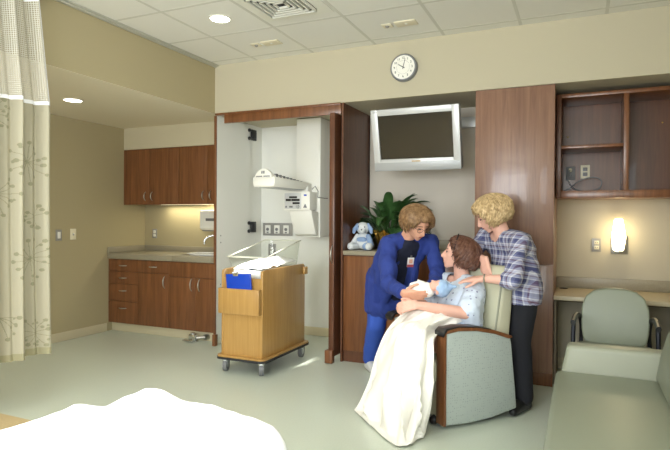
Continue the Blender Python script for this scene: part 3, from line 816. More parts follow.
# ------------------------------------------------------------------ bassinet cart
t = thing('bassinet_cart', 'light oak bassinet cart on four grey casters in front of the open closet', 'cart', (-2.58, 4.18, 0))
x0, x1, y0, y1 = -2.765, -2.362, 3.835, 4.585
rc = [(-2.83, 3.80), (-2.335, 3.80), (-2.335, 4.56), (-2.83, 4.56)]
def rrect(a, b_, c_, d_, r, n=6):
    o = []
    for cx_, cy_, s in ((b_ - r, d_ - r, 0), (a + r, d_ - r, 90), (a + r, c_ + r, 180), (b_ - r, c_ + r, 270)):
        for k in range(n + 1):
            q = R(s + 90 * k / n); o.append((cx_ + r * math.cos(q), cy_ + r * math.sin(q)))
    return o
part('base_board', MB().prism(rrect(-2.80, -2.325, 3.795, 4.63, .05), 'z', .135, .15), 'oak', t)
part('bumper', MB().prism(rrect(-2.804, -2.321, 3.791, 4.634, .054), 'z', .117, .137), 'black_rubber', t, label='black rubber bumper edge')
part('side_panel', MB().prism([(y0, .15), (y1, .15), (y1, .86), (y1 - .03, .878), (y0 + .05, .872), (y0 + .006, .862), (y0, .84)], 'x', x1 - .02, x1, .002), 'oak', t)
part('side_panel', MB().prism([(y0, .15), (y1, .15), (y1, .86), (y1 - .03, .878), (y0 + .05, .872), (y0 + .006, .862), (y0, .84)], 'x', x0, x0 + .02, .002), 'oak', t)
part('front_panel', MB().box(x0 + .02, x1 - .02, y0 + .006, y0 + .022, .15, .80), 'oak', t)
part('back_panel', MB().box(x0 + .02, x1 - .02, y1 - .022, y1 - .004, .15, .84), 'oak', t)
part('shelf', MB().box(x0 + .02, x1 - .02, y0 + .03, y1 - .03, .76, .776), 'oak', t)
pk = part('front_pocket', MB().box(x0, x1 - .006, y0 - .05, y0 - .034, .505, .715, .003).box(x0 + .0, x0 + .014, y0 - .034, y0 + .006, .505, .715).box(x1 - .02, x1 - .006, y0 - .034, y0 + .006, .505, .715).box(x0 + .014, x1 - .02, y0 - .034, y0 + .006, .505, .52), 'oak', t)
part('side_handle', MB().box(x1, x1 + .022, y1 - .05, y1 + .02, .78, .85, .006), 'oak', t)
kn = MB()
for z in (.53, .70): kn.cyl((x0, 3.93, z), (x0 - .03, 3.93, z), .006).ell((x0 - .034, 3.93, z), (.012, .012, .012))
part('latch', kn, 'brass', t)
for cx_, cy_, a in ((-2.74, 3.86, 20), (-2.385, 3.86, 30), (-2.385, 4.55, 10), (-2.74, 4.55, 25)):
    r_ = .058; d = V((math.cos(R(a)), math.sin(R(a)), 0)); n_ = V((-d.y, d.x, 0)); c0 = V((cx_, cy_, 0)) + n_ * .02
    k = MB()
    c1 = V((c0.x, c0.y, r_))
    k.cyl((cx_, cy_, .117), (cx_, cy_, .095), .03).box(-.022, .022, -.02, .025, .082, .098, .004, M=Matrix.Translation((cx_, cy_, 0)) @ Matrix.Rotation(R(a), 4, 'Z'))
    for s in (-1, 1):
        q = d * (s * .021)
        k.prism([(-.02, .09), (.02, .09), (.032, .05), (.008, .045)], 'x', s * .019 - .003, s * .019 + .003, M=Matrix.Translation((cx_, cy_, 0)) @ Matrix.Rotation(R(a), 4, 'Z'))
    cs = part('caster', k, 'chrome', t)
    w_ = MB().cyl(c1 - d * .017, c1 + d * .017, r_, n=28)
    wh = part('wheel', w_, 'grey_plastic', cs)
    part('hub', MB().cyl(c1 - d * .019, c1 + d * .019, .03, n=20), 'silver_dark', cs)
t0 = thing('clear_bassinet', 'clear acrylic bassinet tub standing in the top of the oak cart', 'bassinet', (-2.58, 4.18, .777))
# tub: flaring shell whose rim rises in a curve towards the far end
def rim(u, zb):  # u 0..1 front to back
    return zb
nb = 40; rows = []
def ring(z_fn, gx, gy):
    out = []
    pts_ = rrect(x0 + .05 - gx, x1 - .05 + gx, y0 + .06 - gy, y1 - .05 + gy, .06, 5)
    for X_, Y_ in pts_ + pts_[:1]:
        u = (Y_ - (y0 + .0)) / (y1 - y0); out.append(V((X_, Y_, z_fn(u))))
    return out
def top_z(u): return .972 + .122 * (1 / (1 + math.exp(-(u - .36) * 22)))
rows = [ring(lambda u: .785, 0, 0), ring(lambda u: .86, .01, .01), ring(lambda u: .86 + (top_z(u) - .86) * .5, .022, .02), ring(top_z, .033, .03)]
part('tub', MB().grid(rows, thick=.003), 'acrylic', t0)
part('rim', MB().tube(ring(top_z, .036, .033)[:-1], .006, 8, closed=True), 'rim_plastic', t0, label='pale rolled rim')
part('floor_sheet', MB().box(x0 + .055, x1 - .055, y0 + .065, y1 - .055, .778, .785), 'acrylic', t0)
random.seed(11)
m = MB().box(x0 + .06, x1 - .06, y0 + .07, y1 - .06, .787, .862, .02, 3)
top('bassinet_mattress', m, 'sheet_white', 'white sheeted mattress inside the clear bassinet', 'mattress', (-2.58, 4.18, .787))
rows = []
for i in range(26):
    v_ = i / 25; row = []
    for j in range(20):
        u_ = j / 19; X_ = x0 + .062 + (x1 - x0 - .124) * u_; Y_ = y0 + .075 + (y1 - y0 - .14) * v_
        z = .872 + .035 * v_ + .055 * math.sin(math.pi * min(1, max(0, u_))) ** .6 * math.sin(math.pi * v_) ** .35 + .018 * noise.noise(V((X_ * 14, Y_ * 14, 3)))
        row.append((X_, Y_, max(z, .868)))
    rows.append(row)
top('baby_blanket', MB().grid(rows, thick=-.006), 'sheet_white', 'rumpled white baby blanket on the bassinet mattress', 'blanket', (-2.58, 4.18, .87))
t = thing('blue_folder', 'blue plastic chart folder in the front pocket of the bassinet cart', 'folder', (-2.56, 3.815, .73))
M = Matrix.Translation((-2.555, 3.818, .588)) @ Matrix.Rotation(R(-3), 4, 'Y') @ Matrix.Rotation(R(4), 4, 'X')
part('cover', MB().box(-.125, .115, -.012, .006, 0, .252, .004, M=M), 'folder_blue', t)
part('clip', MB().box(-.05, .0, -.018, -.011, .235, .262, .003, M=M).ell((-.05, -.015, .262), (.012, .006, .012), M=M).ell((.0, -.015, .262), (.012, .006, .012), M=M), 'chrome', t)

# ------------------------------------------------------------------ plush dog and plant on the niche worktop
o = V((-1.86, 4.80, 1.014))
t = thing('plush_dog', 'white and pale blue plush dog sitting on the niche worktop', 'toy', o)
def P(x, y, z): return o + V((x, y, z))
part('torso', fuse(MB().hull([(P(0, 0, .06), .06), (P(0, .01, .12), .048)]).ell(P(0, 0, .06), (.066, .058, .06)), .008), 'plush_white', t)
part('bib', MB().ell(P(.0, -.04, .095), (.052, .03, .024)), 'plush_blue', t, label='pale blue bib')
part('head', fuse(MB().ell(P(.0, -.015, .20), (.062, .058, .058)).ell(P(0.015, -.06, .175), (.034, .034, .026)), .007), 'plush_white', t)
part('muzzle', MB().ell(P(.02, -.078, .180), (.030, .026, .021)), 'plush_white', t)
part('eye_patch', MB().ell(P(-.03, -.052, .205), (.026, .018, .026)), 'plush_blue', t)
part('nose', MB().ell(P(.022, -.104, .186), (.008, .006, .006), n=10), 'ink', t)
for s in (-.022, .04): part('eye', MB().ell(P(s, -.072, .212), (.005, .005, .006), n=10), 'ink', t)
for s in (-1, 1):
    part('ear', MB().hull([(P(s * .052, -.01, .235), .014), (P(s * .085, -.015, .19), .017), (P(s * .088, -.02, .160), .014)]), 'plush_blue', t)
    part('arm', MB().hull([(P(s * .055, -.01, .125), .024), (P(s * .092, -.04, .045), .028)]), 'plush_white' if s < 0 else 'plush_blue', t)
    part('leg', MB().hull([(P(s * .045, -.02, .034), .032), (P(s * .075, -.125, .034), .034)]), 'plush_white' if s < 0 else 'plush_blue', t)
part('foot_pad', MB().ell(P(.10, -.12, .035), (.036, .045, .034)), 'plush_white', t)

random.seed(21)
o = V((-1.675, 4.97, 1.014))
t = thing('potted_plant', 'broad-leaved green plant in a gold foil wrapped pot under the television', 'plant', o)
m = MB()
prof = [(.085, 0), (.10, .05), (.115, .12), (.135, .165), (.115, .16), (.10, .13)]
m.lathe(prof, o, 40)
me = bpy.data.meshes.new('pot'); m.bm.to_mesh(me); m.bm.free()
for v in me.vertices:
    q = v.co - o; a = math.atan2(q.y, q.x); k = 1 + (.10 * math.sin(a * 9) + .06 * math.sin(a * 17 + 1)) * min(1, q.z / .12)
    v.co = o + V((q.x * k, q.y * k, q.z + .02 * math.sin(a * 7) * min(1, q.z / .1)))
part('foil_wrapped_pot', me, 'gold_foil', t)
part('soil', MB().cyl(o + V((0, 0, .11)), o + V((0, 0, .125)), .085, n=24), 'soil', t)
lv = MB(); st = MB()
for i in range(120):
    az = random.uniform(0, 2 * math.pi); lean = random.uniform(.35, 1.45); L = random.uniform(.18, .28); W_ = random.uniform(.030, .046)
    d = V((math.cos(az), math.sin(az) * .55, 0)); base = o + V((d.x * .04, d.y * .04, .12))
    if d.x < -.15 and d.y < -.08: continue
    stem = random.uniform(.10, .28)
    dirv = (d * math.sin(lean) + V((0, 0, 1)) * math.cos(lean)).normalized()
    p0 = base + dirv * stem * (1.0 if lean < .8 else .8)
    if p0.x < -1.88: p0.x = -1.88
    st.tube([base, base + dirv * stem * .5 + V((0, 0, .01)), p0], .0035, 5)
    side = dirv.cross(V((0, 0, 1))).normalized(); rows = []
    p = p0.copy(); dd = dirv.copy()
    for k in range(11):
        u = k / 10; w_ = W_ * math.sin(math.pi * min(1, u * .93 + .07)) ** .75 * (1 if u < .97 else .3)
        nn = side.cross(dd).normalized()
        rows.append([p - side * w_ + nn * w_ * .35, p, p + side * w_ + nn * w_ * .35])
        p = p + dd * L / 10; dd = (dd + V((0, 0, -.11 - .07 * lean))).normalized()
    for r_ in rows:
        for q in r_:
            q.x = max(q.x, -1.962); q.y = min(q.y, 5.20); q.z = max(q.z, 1.03)
    lv.grid(rows, thick=.0012)
part('foliage', lv, 'leaf', t); part('stems', st, 'leaf', t)

# ------------------------------------------------------------------ sofa, desk chair, bed
t = thing('sofa', 'sage green vinyl sofa in the foreground against the side wall', 'sofa', (.3, 2.6, 0))
sy0, sy1 = 1.35, 3.50
part('seat_cushion', MB().box(-.122, .60, sy0 + .11, 3.335, .29, .452, .028, 4), 'vinyl_sage', t)
part('base', MB().box(-.105, .62, sy0 + .02, sy1 - .01, .06, .288, .01), 'vinyl_sage', t)
part('arm', MB().prism([(-.108, .06), (.64, .06), (.64, .592), (-.062, .592), (-.100, .40)], 'y', 3.342, 3.475, .026, seg=4), 'vinyl_sage_light', t)
part('arm', MB().box(-.108, .66, sy0, sy0 + .105, .06, .603, .028, 4), 'vinyl_sage_light', t)
part('back_cushion', MB().prism([(.365, .452), (.60, .452), (.665, .77), (.63, .80), (.52, .80), (.455, .775), (.415, .70), (.385, .58)], 'y', sy0 + .11, 3.325, .022, seg=4), 'vinyl_sage', t)
part('back_frame', MB().prism([(.62, .06), (.70, .06), (.735, .77), (.69, .77)], 'y', sy0 + .01, 3.47, .006), 'vinyl_sage', t)
for yy in (sy0 + .1, 3.38):
    for xx in (-.06, .56): part('leg', MB().cyl((xx, yy, 0), (xx, yy, .06), .022, n=14), 'black_plastic', t)

t = thing('desk_chair', 'sage vinyl armchair with black metal arms pulled up to the desk', 'chair', (.21, 4.0, 0))
cxx = .215
shape = [(.19, .47), (.203, .54), (.208, .62), (.203, .70), (.18, .765), (.13, .805), (.06, .822)]
poly = shape + [(0, .825)] + [(-a, b_) for a, b_ in shape[::-1]] + [(-.15, .442), (-.08, .427), (0, .422), (.08, .427), (.15, .442)]
Mch = Matrix.Translation((cxx, 4.16, .008)) @ Matrix.Rotation(R(-3), 4, 'Z')
b = bmesh.new()
m = MB().prism(poly, 'y', -.025, .025, .014, seg=3, M=None)
for v in m.bm.verts: v.co.y += -.55 * v.co.x ** 2 * 1.0 + (v.co.z - .45) * .16
bmesh.ops.transform(m.bm, matrix=Mch, verts=m.bm.verts)
part('backrest', m, 'vinyl_sage', t)
part('seat', MB().box(-.225, .225, -.46, -.03, .405, .462, .024, 4, M=Mch), 'vinyl_sage', t)
for s in (-1, 1):
    part('armrest', MB().tube(spline([V((s * .205, .045, .47)), V((s * .205, .025, .56)), V((s * .215, -.01, .625)), V((s * .235, -.08, .64)), V((s * .237, -.30, .635)), V((s * .237, -.35, .632))], 5), .019, 10, flat=.8, M=Mch), 'black_plastic', t)
    part('leg', MB().tube([V((s * .235, -.33, .63)), V((s * .24, -.36, .3)), V((s * .245, -.39, 0.0))], .014, 10, M=Mch), 'dark_metal', t)
    part('leg', MB().tube([V((s * .205, .05, .52)), V((s * .215, .04, .35)), V((s * .235, .12, 0.0))], .014, 10, M=Mch), 'dark_metal', t)
part('seat_rail', MB().tube([V((-.225, -.40, .395)), V((.225, -.40, .395))], .012, 8, M=Mch).tube([V((-.21, .02, .395)), V((.21, .02, .395))], .012, 8, M=Mch), 'dark_metal', t)

# hospital bed: only its foot end enters the frame
t = thing('hospital_bed', 'hospital bed frame under the white sheet at the near edge of the room', 'bed', (-1.24, .6, 0))
bx0, bx1, by0, by1 = -1.76, -.86, -.55, 1.52
part('mattress', MB().box(bx0 + .02, bx1 - .02, by0, by1, .44, .585, .04, 3), 'sheet_white', t)
part('deck', MB().box(bx0 + .03, bx1 - .03, by0 + .03, by1 - .03, .36, .438, .01), 'silver_dark', t)
part('lift_column', MB().box(-1.45, -1.12, .1, 1.0, .12, .36, .01), 'silver_dark', t)
part('undercarriage', MB().box(-1.62, -.95, -.35, 1.35, .10, .16, .01), 'silver_dark', t)
for xx in (-1.58, -.99):
    for yy in (-.28, 1.28):
        cs = part('caster', MB().cyl((xx - .018, yy, .05), (xx + .018, yy, .05), .05, n=20).box(xx - .025, xx + .025, yy - .02, yy + .02, .06, .10), 'black_rubber', t)
rows = []
NXs, NYs = 60, 90
def sheet_z(x, y):
    u = (x - bx0) / (bx1 - bx0); z = .602
    z += .072 * math.exp(-((x + 1.13) / .30) ** 2 - ((y - 1.40) / .5) ** 2) + .05 * math.exp(-((x + 1.36) / .10) ** 2 - ((y - 1.40) / .35) ** 2) - .02 * max(0, -1.45 - x) / .3
    z += .03 * math.exp(-((x + 1.3) / .2) ** 2 - ((y - .5) / .4) ** 2)
    z += .012 * noise.noise(V((x * 7, y * 7, 1.0))) + .006 * noise.noise(V((x * 19, y * 15, 4.0)))
    return z
for j in range(NYs + 1):
    y = by0 + .01 + (by1 - by0) * j / NYs; row = []
    for i in range(NXs + 1):
        x = bx0 - .0 + (bx1 - bx0) * i / NXs; z = sheet_z(x, y)
        # roll over the edges
        ex = max(0, abs(x - (bx0 + bx1) / 2) - .40) / .05; ey = max(0, y - (by1 - .06)) / .06
        z -= .035 * min(1, ex) ** 2 + .03 * min(1, ey) ** 2
        row.append(V((x, y, z)))
    def drop(p, dx, n):
        return [V((p.x + dx * (.014 + .004 * k) , p.y, p.z - .05 * k - .01)) for k in range(1, n)]
    L_ = drop(row[0], -1, 5)[::-1]; R_ = drop(row[-1], 1, 5)
    rows.append(L_ + row + R_)
for k in range(1, 6):
    rows.append([V((p.x, by1 + .02 + .006 * k + .008 * math.sin(p.x * 22), min(p.z, .60) - .055 * k)) for p in rows[NYs]])
top('bed_sheet', MB().grid(rows, thick=-.004), 'sheet_white', 'bright white bed sheet heaped over the hospital bed in the foreground', 'sheet', (-1.24, .6, .6), ang=80)
# wheeled pole behind the curtain, only its lower leg shows at the edge
t = thing('equipment_stand', 'grey wheeled stand half hidden at the edge by the curtain', 'stand', (-3.95, 2.44, 0))
EX, EY = -3.95, 2.44
part('pole', MB().cyl((EX, EY, .06), (EX, EY, 1.3), .012, n=14), 'silver_dark', t)
for a in (20, 140, 260):
    d = V((math.cos(R(a)), math.sin(R(a)), 0)); p = V((EX, EY, .07))
    l = part('leg', MB().tube([p, p + d * .14 + V((0, 0, .02)), p + d * .22 + V((0, 0, .005))], .012, 8), 'dark_metal', t)
    q = p + d * .22
    part('caster', MB().cyl((q.x - .01, q.y, .03), (q.x + .01, q.y, .03), .03, n=18).tube([(q.x, q.y, .06), (q.x, q.y, .035)], .008, 8), 'black_rubber', t)
# ------------------------------------------------------------------ recliner
Cc = V((-.81, 3.77, 0)); PHI = R(-41.3)
MR = Matrix.Translation(Cc) @ Matrix.Rotation(PHI, 4, 'Z')     # local: -y faces forward, +x is the sitter's left
t = thing('recliner', 'sage and patterned fabric recliner with cherry arm trim, holding the seated person', 'armchair', Cc, PHI)
prof = [(-.285, .03), (-.12, .022), (.06, .03), (.275, .065), (.262, .20), (.245, .34), (.228, .49), (.215, .545), (.08, .588), (-.06, .615), (-.20, .625), (-.285, .615), (-.292, .40), (-.292, .2)]
ctr = V((0, .32))
for s in (1, -1):
    xi, xo = (.272, .345) if s > 0 else (-.345, -.272)
    a = part('arm', MB().prism(prof, 'x', xi, xo, .012, seg=3), 'chair_fabric', t, local=True)
    topc = [(.232, .535), (.215, .549), (.08, .593), (-.06, .621), (-.20, .631), (-.292, .622), (-.306, .600), (-.306, .03), (-.288, .03), (-.290, .595), (-.20, .606), (-.06, .597), (.08, .568), (.20, .528)]
    part('wood_trim', MB().prism(topc, 'x', (xi - .006), (xo + .006), .004), 'cherry', a, local=True, label='cherry wood trim')
    cap = [(.05, .602), (-.06, .625), (-.20, .636), (-.292, .628), (-.318, .606), (-.316, .575), (-.305, .590), (-.285, .616), (-.20, .629), (-.06, .618), (.05, .596)]
    cap = [(p[0], p[1] + .001) for p in cap]
    part('arm_pad', MB().prism(cap, 'x', xi - .010, xo + .010, .003), 'black_plastic', a, local=True, label='black arm pad')
part('seat_cushion', MB().box(-.268, .268, -.32, .16, .27, .415, .035, 4), 'vinyl_cream', t, local=True)
part('front_panel', MB().box(-.268, .268, -.285, -.255, .05, .28, .008), 'vinyl_cream', t, local=True)
part('frame', MB().box(-.268, .268, -.25, .22, .10, .265, .01), 'black_plastic', t, local=True)
bk = MB().prism([(.145, .36), (.165, .55), (.195, .74), (.225, .94), (.255, .985), (.295, .985), (.325, .93), (.31, .70), (.29, .50), (.27, .30), (.25, .20), (.18, .20)], 'x', -.262, .262, .03, seg=4)
part('backrest', bk, 'vinyl_cream', t, local=True)
for x_ in (-.262, .262): part('piping', MB().tube([(x_ * .97, .168, .56), (x_ * .97, .196, .745), (x_ * .97, .226, .93)], .006, 8), 'vinyl_sage_light', t, local=True)
for x_ in (-.22, .22):
    for y_ in (-.24, .22):
        part('foot', MB().hull([((x_, y_ - (.05 if y_ < 0 else 0), .03), .028), ((x_, y_ + .02, .06), .032)]), 'black_plastic', t, local=True)
def W(x, y, z): return MR @ V((x, y, z))

# ------------------------------------------------------------------ anatomy helpers
def nrm(v): return V(v).normalized()
def head_caps(mb, C, F, U, neck):
    Rr = F.cross(U).normalized()
    P = lambda f, u, r: C + F * f + U * u + Rr * r
    mb.hull([(P(-.030, .030, 0), .076), (P(.030, .035, 0), .066), (P(-.01, .045, 0), .070)], n=20)
    mb.hull([(P(.045, -.012, 0), .056), (P(.066, -.092, 0), .020), (P(.0, -.055, .044), .022), (P(.0, -.055, -.044), .022), (P(.048, -.022, .036), .026), (P(.048, -.022, -.036), .026)], n=16)
    mb.hull([(P(.062, .024, .028), .028), (P(.062, .024, -.028), .028)])
    mb.hull([(P(.095, .008, 0), .008), (P(.114, -.034, 0), .0115), (P(.092, -.038, 0), .012)])
    for s in (-1, 1):
        mb.hull([(P(.098, -.038, s * .012), .008), (P(.09, -.036, s * .015), .008)])
        mb.hull([(P(-.006, .012, s * .078), .013), (P(-.002, -.030, s * .074), .009), (P(-.018, .016, s * .084), .010)])
    mb.hull([(P(.088, -.060, .016), .0085), (P(.088, -.060, -.016), .0085), (P(.094, -.058, 0), .009)])
    mb.hull([(P(.084, -.070, .012), .0085), (P(.084, -.070, -.012), .0085), (P(.089, -.071, 0), .009)])
    mb.hull([(V(neck), .058), (P(-.022, -.045, 0), .050)], n=16)
    return P
def hand_caps(mb, Wp, d, n, side, curl=.5, k=1.0, spread=.0, thumb=1.0):
    """Wp wrist, d towards the fingers, n the way the palm faces, side +1/-1 puts the thumb on d x n"""
    d = nrm(d); n = nrm(V(n) - d * V(n).dot(d)); tt = d.cross(n) * side; Wp = V(Wp)
    mb.hull([(Wp + tt * .016, .020 * k), (Wp - tt * .016, .019 * k), (Wp + d * .082 * k + tt * .030 * k, .0125 * k), (Wp + d * .078 * k - tt * .030 * k, .0115 * k)], n=12)
    for j, (o, L, bl) in enumerate(((.031, .068, .084), (.0105, .078, .088), (-.0105, .072, .086), (-.031, .056, .080))):
        p = Wp + d * bl * k + tt * o * k; dd = (d + tt * spread * (1.5 - j)).normalized()
        cc = curl * (1 + .08 * j)
        for seg, (fr, r0, r1) in enumerate(((.45, .0098, .0090), (.31, .0090, .0082), (.24, .0082, .0070))):
            a = cc * (.55 if seg == 0 else .85)
            dd = (dd * math.cos(a) + n * math.sin(a) - (n * 0)).normalized()
            q = p + dd * L * fr * k
            mb.hull([(p, r0 * k), (q, r1 * k)], n=10); p = q
            n = (n - dd * n.dot(dd)).normalized()
        n = nrm(V(n)); n = d.cross(tt) * side * -1 if False else (tt.cross(d) * side * -1 if False else n)
        n = nrm(hand_caps.base_n) if False else n0(d, tt, side)
    p = Wp + d * .022 * k + tt * .022 * k; dd = (d * .62 + tt * .75 * thumb + n * .25).normalized()
    for fr, r0, r1 in ((.040, .015, .0115), (.034, .0115, .0098), (.026, .0098, .008)):
        q = p + dd * fr * k; mb.hull([(p, r0 * k), (q, r1 * k)], n=10); p = q
        dd = (dd + d * .35 + n * .12 - tt * .22 * thumb).normalized()
def n0(d, tt, side):
    # the palm normal back from d and tt: tt = (d x n) * side
    return (tt * side).cross(d).normalized()
def limb(mb, pts, n=14):
    for (a, ra), (b_, rb) in zip(pts, pts[1:]): mb.hull([(V(a), ra), (V(b_), rb)], n=n)
    return mb
def paint_face(me, P, brow=True, glasses=False):
    """skin 0, lips 1, eyes 2, brows 3 as material slots of the one body mesh"""
    spots = [(P(.098, -.0645, 0), 1, (.010, .0065, .021)), (P(.089, .002, .031), 2, (.014, .0055, .011)), (P(.089, .002, -.031), 2, (.014, .0055, .011)),
             (P(.092, .024, .032), 3, (.014, .0045, .018)), (P(.092, .024, -.032), 3, (.014, .0045, .018))]
    F = (P(1, 0, 0) - P(0, 0, 0)); U = (P(0, 1, 0) - P(0, 0, 0)); Rr = (P(0, 0, 1) - P(0, 0, 0))
    C = P(0, 0, 0)
    for f in me.polygons:
        c = V(f.center)
        if (c - C).length > .16: continue
        for s, i, (a, b_, e) in spots:
            q = c - s
            if (q.dot(F) / a) ** 2 + (q.dot(U) / b_) ** 2 + (q.dot(Rr) / e) ** 2 < 1: f.material_index = i
def hair_mesh(C, F, U, seed, edge, thick, nlock, wave=.0, lock_r=.010, flare=.3):
    """locks running from the crown over the skull; edge(az) -> (degrees from the crown, length hanging below), az 0 = front"""
    random.seed(seed); Rr = F.cross(U).normalized(); mb = MB()
    O_ = C + U * .022 - F * .012
    ax = (.092, .078, .092)     # front-back, side, up
    TH = R(98)
    down = (V((0, 0, -1)) * .45 - U * .55).normalized()
    def pt(s_, az, off):
        """s_ = angle from the crown, past TH it hangs"""
        th = min(s_, TH); k = math.sin(th)
        o = off * (.75 + flare * k)
        q = F * (math.cos(az) * k * (ax[0] + o)) + Rr * (math.sin(az) * k * (ax[1] + o)) + U * (math.cos(th) * (ax[2] + off * .75))
        if s_ > TH:
            e_ = (s_ - TH) * .1
            out_ = F * math.cos(az) + Rr * math.sin(az)
            q = q + down * e_ - out_ * e_ * e_ * 2.2
        return O_ + q
    def reach(az):
        d, h = edge(math.degrees(az)); return R(d) + h / .1
    rows = []; NA = 64
    for k in range(19):
        row = []
        for j in range(NA + 1):
            az = -math.pi + 2 * math.pi * j / NA
            row.append(pt(reach(az) * .97 * k / 18, az, thick * .74))
        rows.append(row)
    mb.grid(rows, thick=-.006)
    for i in range(nlock):
        az = random.uniform(-math.pi, math.pi); e = reach(az) * random.uniform(.90, 1.05)
        th0 = e * random.choice((0.0, .04, .12, .25, .4, .55)); off = thick * random.uniform(.78, 1.12); pts = []; ph = random.uniform(0, 6.28); aw = random.uniform(-.22, .22)
        for k in range(12):
            u = k / 11; s_ = th0 + (e - th0) * u
            az2 = az + aw * u * u + wave * math.sin(u * 8 + ph) * u
            pts.append(pt(s_, az2, off * (1 + wave * 1.2 * math.sin(u * 10 + ph) * u) - .014 * max(0, u - .75) / .25))
        mb.tube(pts, [lock_r * (.7 + .5 * math.sin(math.pi * min(1, k / 11 * .9 + .1))) * (1 if k < 10 else .5) for k in range(12)], 6, flat=.55)
    return mb

SK = ['skin', 'lips', 'eye', 'brow']; SKF = ['skin_fair', 'lips', 'eye', 'brow']
VOX = .0055

# ================================================================== person in blue scrubs (bending over the baby)
B0 = V((-1.52, 4.38, 0))
lat = nrm((.81, .58, 0)); fr = nrm((.58, -.81, 0))             # towards her left; forwards
hip = V((-1.435, 4.33, .80)); chest = V((-1.315, 4.165, 1.00)); nb = V((-1.225, 4.085, 1.165))
shR, shL = V((-1.350, 4.02, 1.105)), V((-1.075, 4.215, 1.125))
elR, wrR = V((-1.272, 3.79, .840)), V((-1.085, 3.565, .792))
elL, wrL = V((-.975, 4.08, .895)), V((-.945, 3.80, .80))
Fh = nrm((.66, -.52, -.52)); Uh = nrm(V((.30, -.25, .92)) - Fh * V((.30, -.25, .92)).dot(Fh)); Ch = V((-1.122, 4.005, 1.268))
mb = MB(); P = head_caps(mb, Ch, Fh, Uh, nb - V((0, 0, .02)))
mb.hull([(shR.lerp(shL, .04), .034), (shR.lerp(shL, .96), .034), (chest - fr * .02, .085), (nb - V((0, 0, .06)) - fr * .015, .046)])
mb.hull([(chest, .10), (hip + lat * .06, .095), (hip - lat * .06, .095)])
limb(mb, [(shR, .045), (elR, .036), (wrR, .023)]); limb(mb, [(shL, .045), (elL, .036), (wrL, .023)])
hand_caps(mb, wrR, (.98, -.06, -.05), (.0, .85, .45), 1, curl=.20)
hand_caps(mb, wrL, (.15, -.9, .0), (-.3, .2, .9), -1, curl=.3)
knR, knL = V((-1.525, 4.235, .43)), V((-1.345, 4.30, .43)); anR, anL = V((-1.635, 4.39, .085)), V((-1.41, 4.43, .085))
for s, k_, a_ in ((-1, knR, anR), (1, knL, anL)): limb(mb, [(hip + lat * .085 * s, .085), (k_, .056), (a_, .036)])
me = fuse(mb, VOX, 3)
paint_face(me, P)
nurse = top('person', me, SK, 'person in blue scrubs and glasses with short brown hair, bending over the baby', 'person', B0)
# scrub jacket, open at the front over a dark top
mb = MB()
mb.hull([(hip + lat * .085, .128), (hip - lat * .085, .128), (hip - V((0, 0, .20)) + lat * .09 + fr * .02, .138), (hip - V((0, 0, .20)) - lat * .09 + fr * .02, .138)])
mb.hull([(hip + lat * .075, .115), (hip - lat * .075, .115), (chest + lat * .075, .112), (chest - lat * .075, .112)])
mb.hull([(chest + lat * .08, .11), (chest - lat * .08, .11), (shR, .064), (shL, .064), (nb - V((0, 0, .022)) - fr * .025, .070)])
limb(mb, [(shR, .066), (shR.lerp(elR, .5), .067), (elR, .062), (elR.lerp(wrR, .85), .045)])
limb(mb, [(shL, .066), (shL.lerp(elL, .5), .062), (elL, .056), (elL.lerp(wrL, .85), .043)])
# hanging front panels
for s in (-1, 1):
    mb.hull([(chest + fr * .07 + lat * .10 * s, .05), (chest + fr * .09 + lat * .07 * s - V((0, 0, .20)), .03), (hip + fr * .13 + lat * .10 * s - V((0, 0, .17)), .035), (hip + lat * .13 * s - V((0, 0, .17)), .06)])
me = fuse(mb, .009, 6); wrinkle(me, .016, 9, (1, 1, .6), 2.0); wrinkle(me, .006, 22, (1, 1, .5), 5.0)
axis0, axis1 = hip, nb
def open_front(c):
    q = c - chest
    f_, l_ = q.dot(fr), q.dot(lat)
    h = (c.z - .70) / .45
    return f_ > .055 and abs(l_ - .01) < ((.026 + .016 * max(0, h)) if c.z < 1.0 else .036 * max(.4, 1 - (c.z - 1.0) / .2)) and c.z < 1.16 and c.z > .5 and (c - (shR + shL) / 2).length < .62 and (c - wrL).length > .16 and (c - wrR).length > .16 and (c - elL).length > .1
cut(me, open_front); shell(me, .003)
jk = part('scrub_jacket', me, 'scrub_blue', nurse)
for e_, w_ in ((elR, wrR), (elL, wrL)):
    p0, p1 = e_.lerp(w_, .80), e_.lerp(w_, .93); part('cuff', MB().cyl(p0, p1, .047, .043, 24), 'scrub_blue', jk)
pc = MB(); q = hip + fr * .150 + lat * (-.12) - V((0, 0, .09))
pc.box(-.07, .07, -.006, .006, -.075, .075, .004, M=Matrix.Translation(q) @ Matrix.Rotation(math.atan2(lat.y, lat.x), 4, 'Z'))
part('pocket', pc, 'scrub_blue', jk)
mb = MB()
mb.hull([(chest + lat * .07 + fr * .012, .098), (chest - lat * .07 + fr * .012, .098), (nb - V((0, 0, .050)) + fr * .012, .060), (shR.lerp(shL, .3) + fr * .012, .046), (shR.lerp(shL, .7) + fr * .012, .046)])
mb.hull([(hip + lat * .07 + fr * .02, .105), (hip - lat * .07 + fr * .02, .105), (chest + lat * .07 + fr * .012, .098), (chest - lat * .07 + fr * .012, .098), (hip + fr * .03 - V((0, 0, .15)), .11)])
me = fuse(mb, .009, 4); wrinkle(me, .005, 14, seed=8)
part('dark_top', me, 'navy', nurse)
bd = MB(); q = chest + fr * .132 + lat * .055 + V((0, 0, -.03))
Mb = Matrix.Translation(q) @ Matrix.Rotation(math.atan2(lat.y, lat.x), 4, 'Z') @ Matrix.Rotation(R(20), 4, 'X')
b_ = part('name_badge', bd.box(-.026, .026, -.003, .003, -.045, .035, .002, M=Mb), 'badge', nurse)
part('badge_photo', MB().box(-.014, .014, -.0045, -.002, -.012, .022, M=Mb), 'skin', b_)
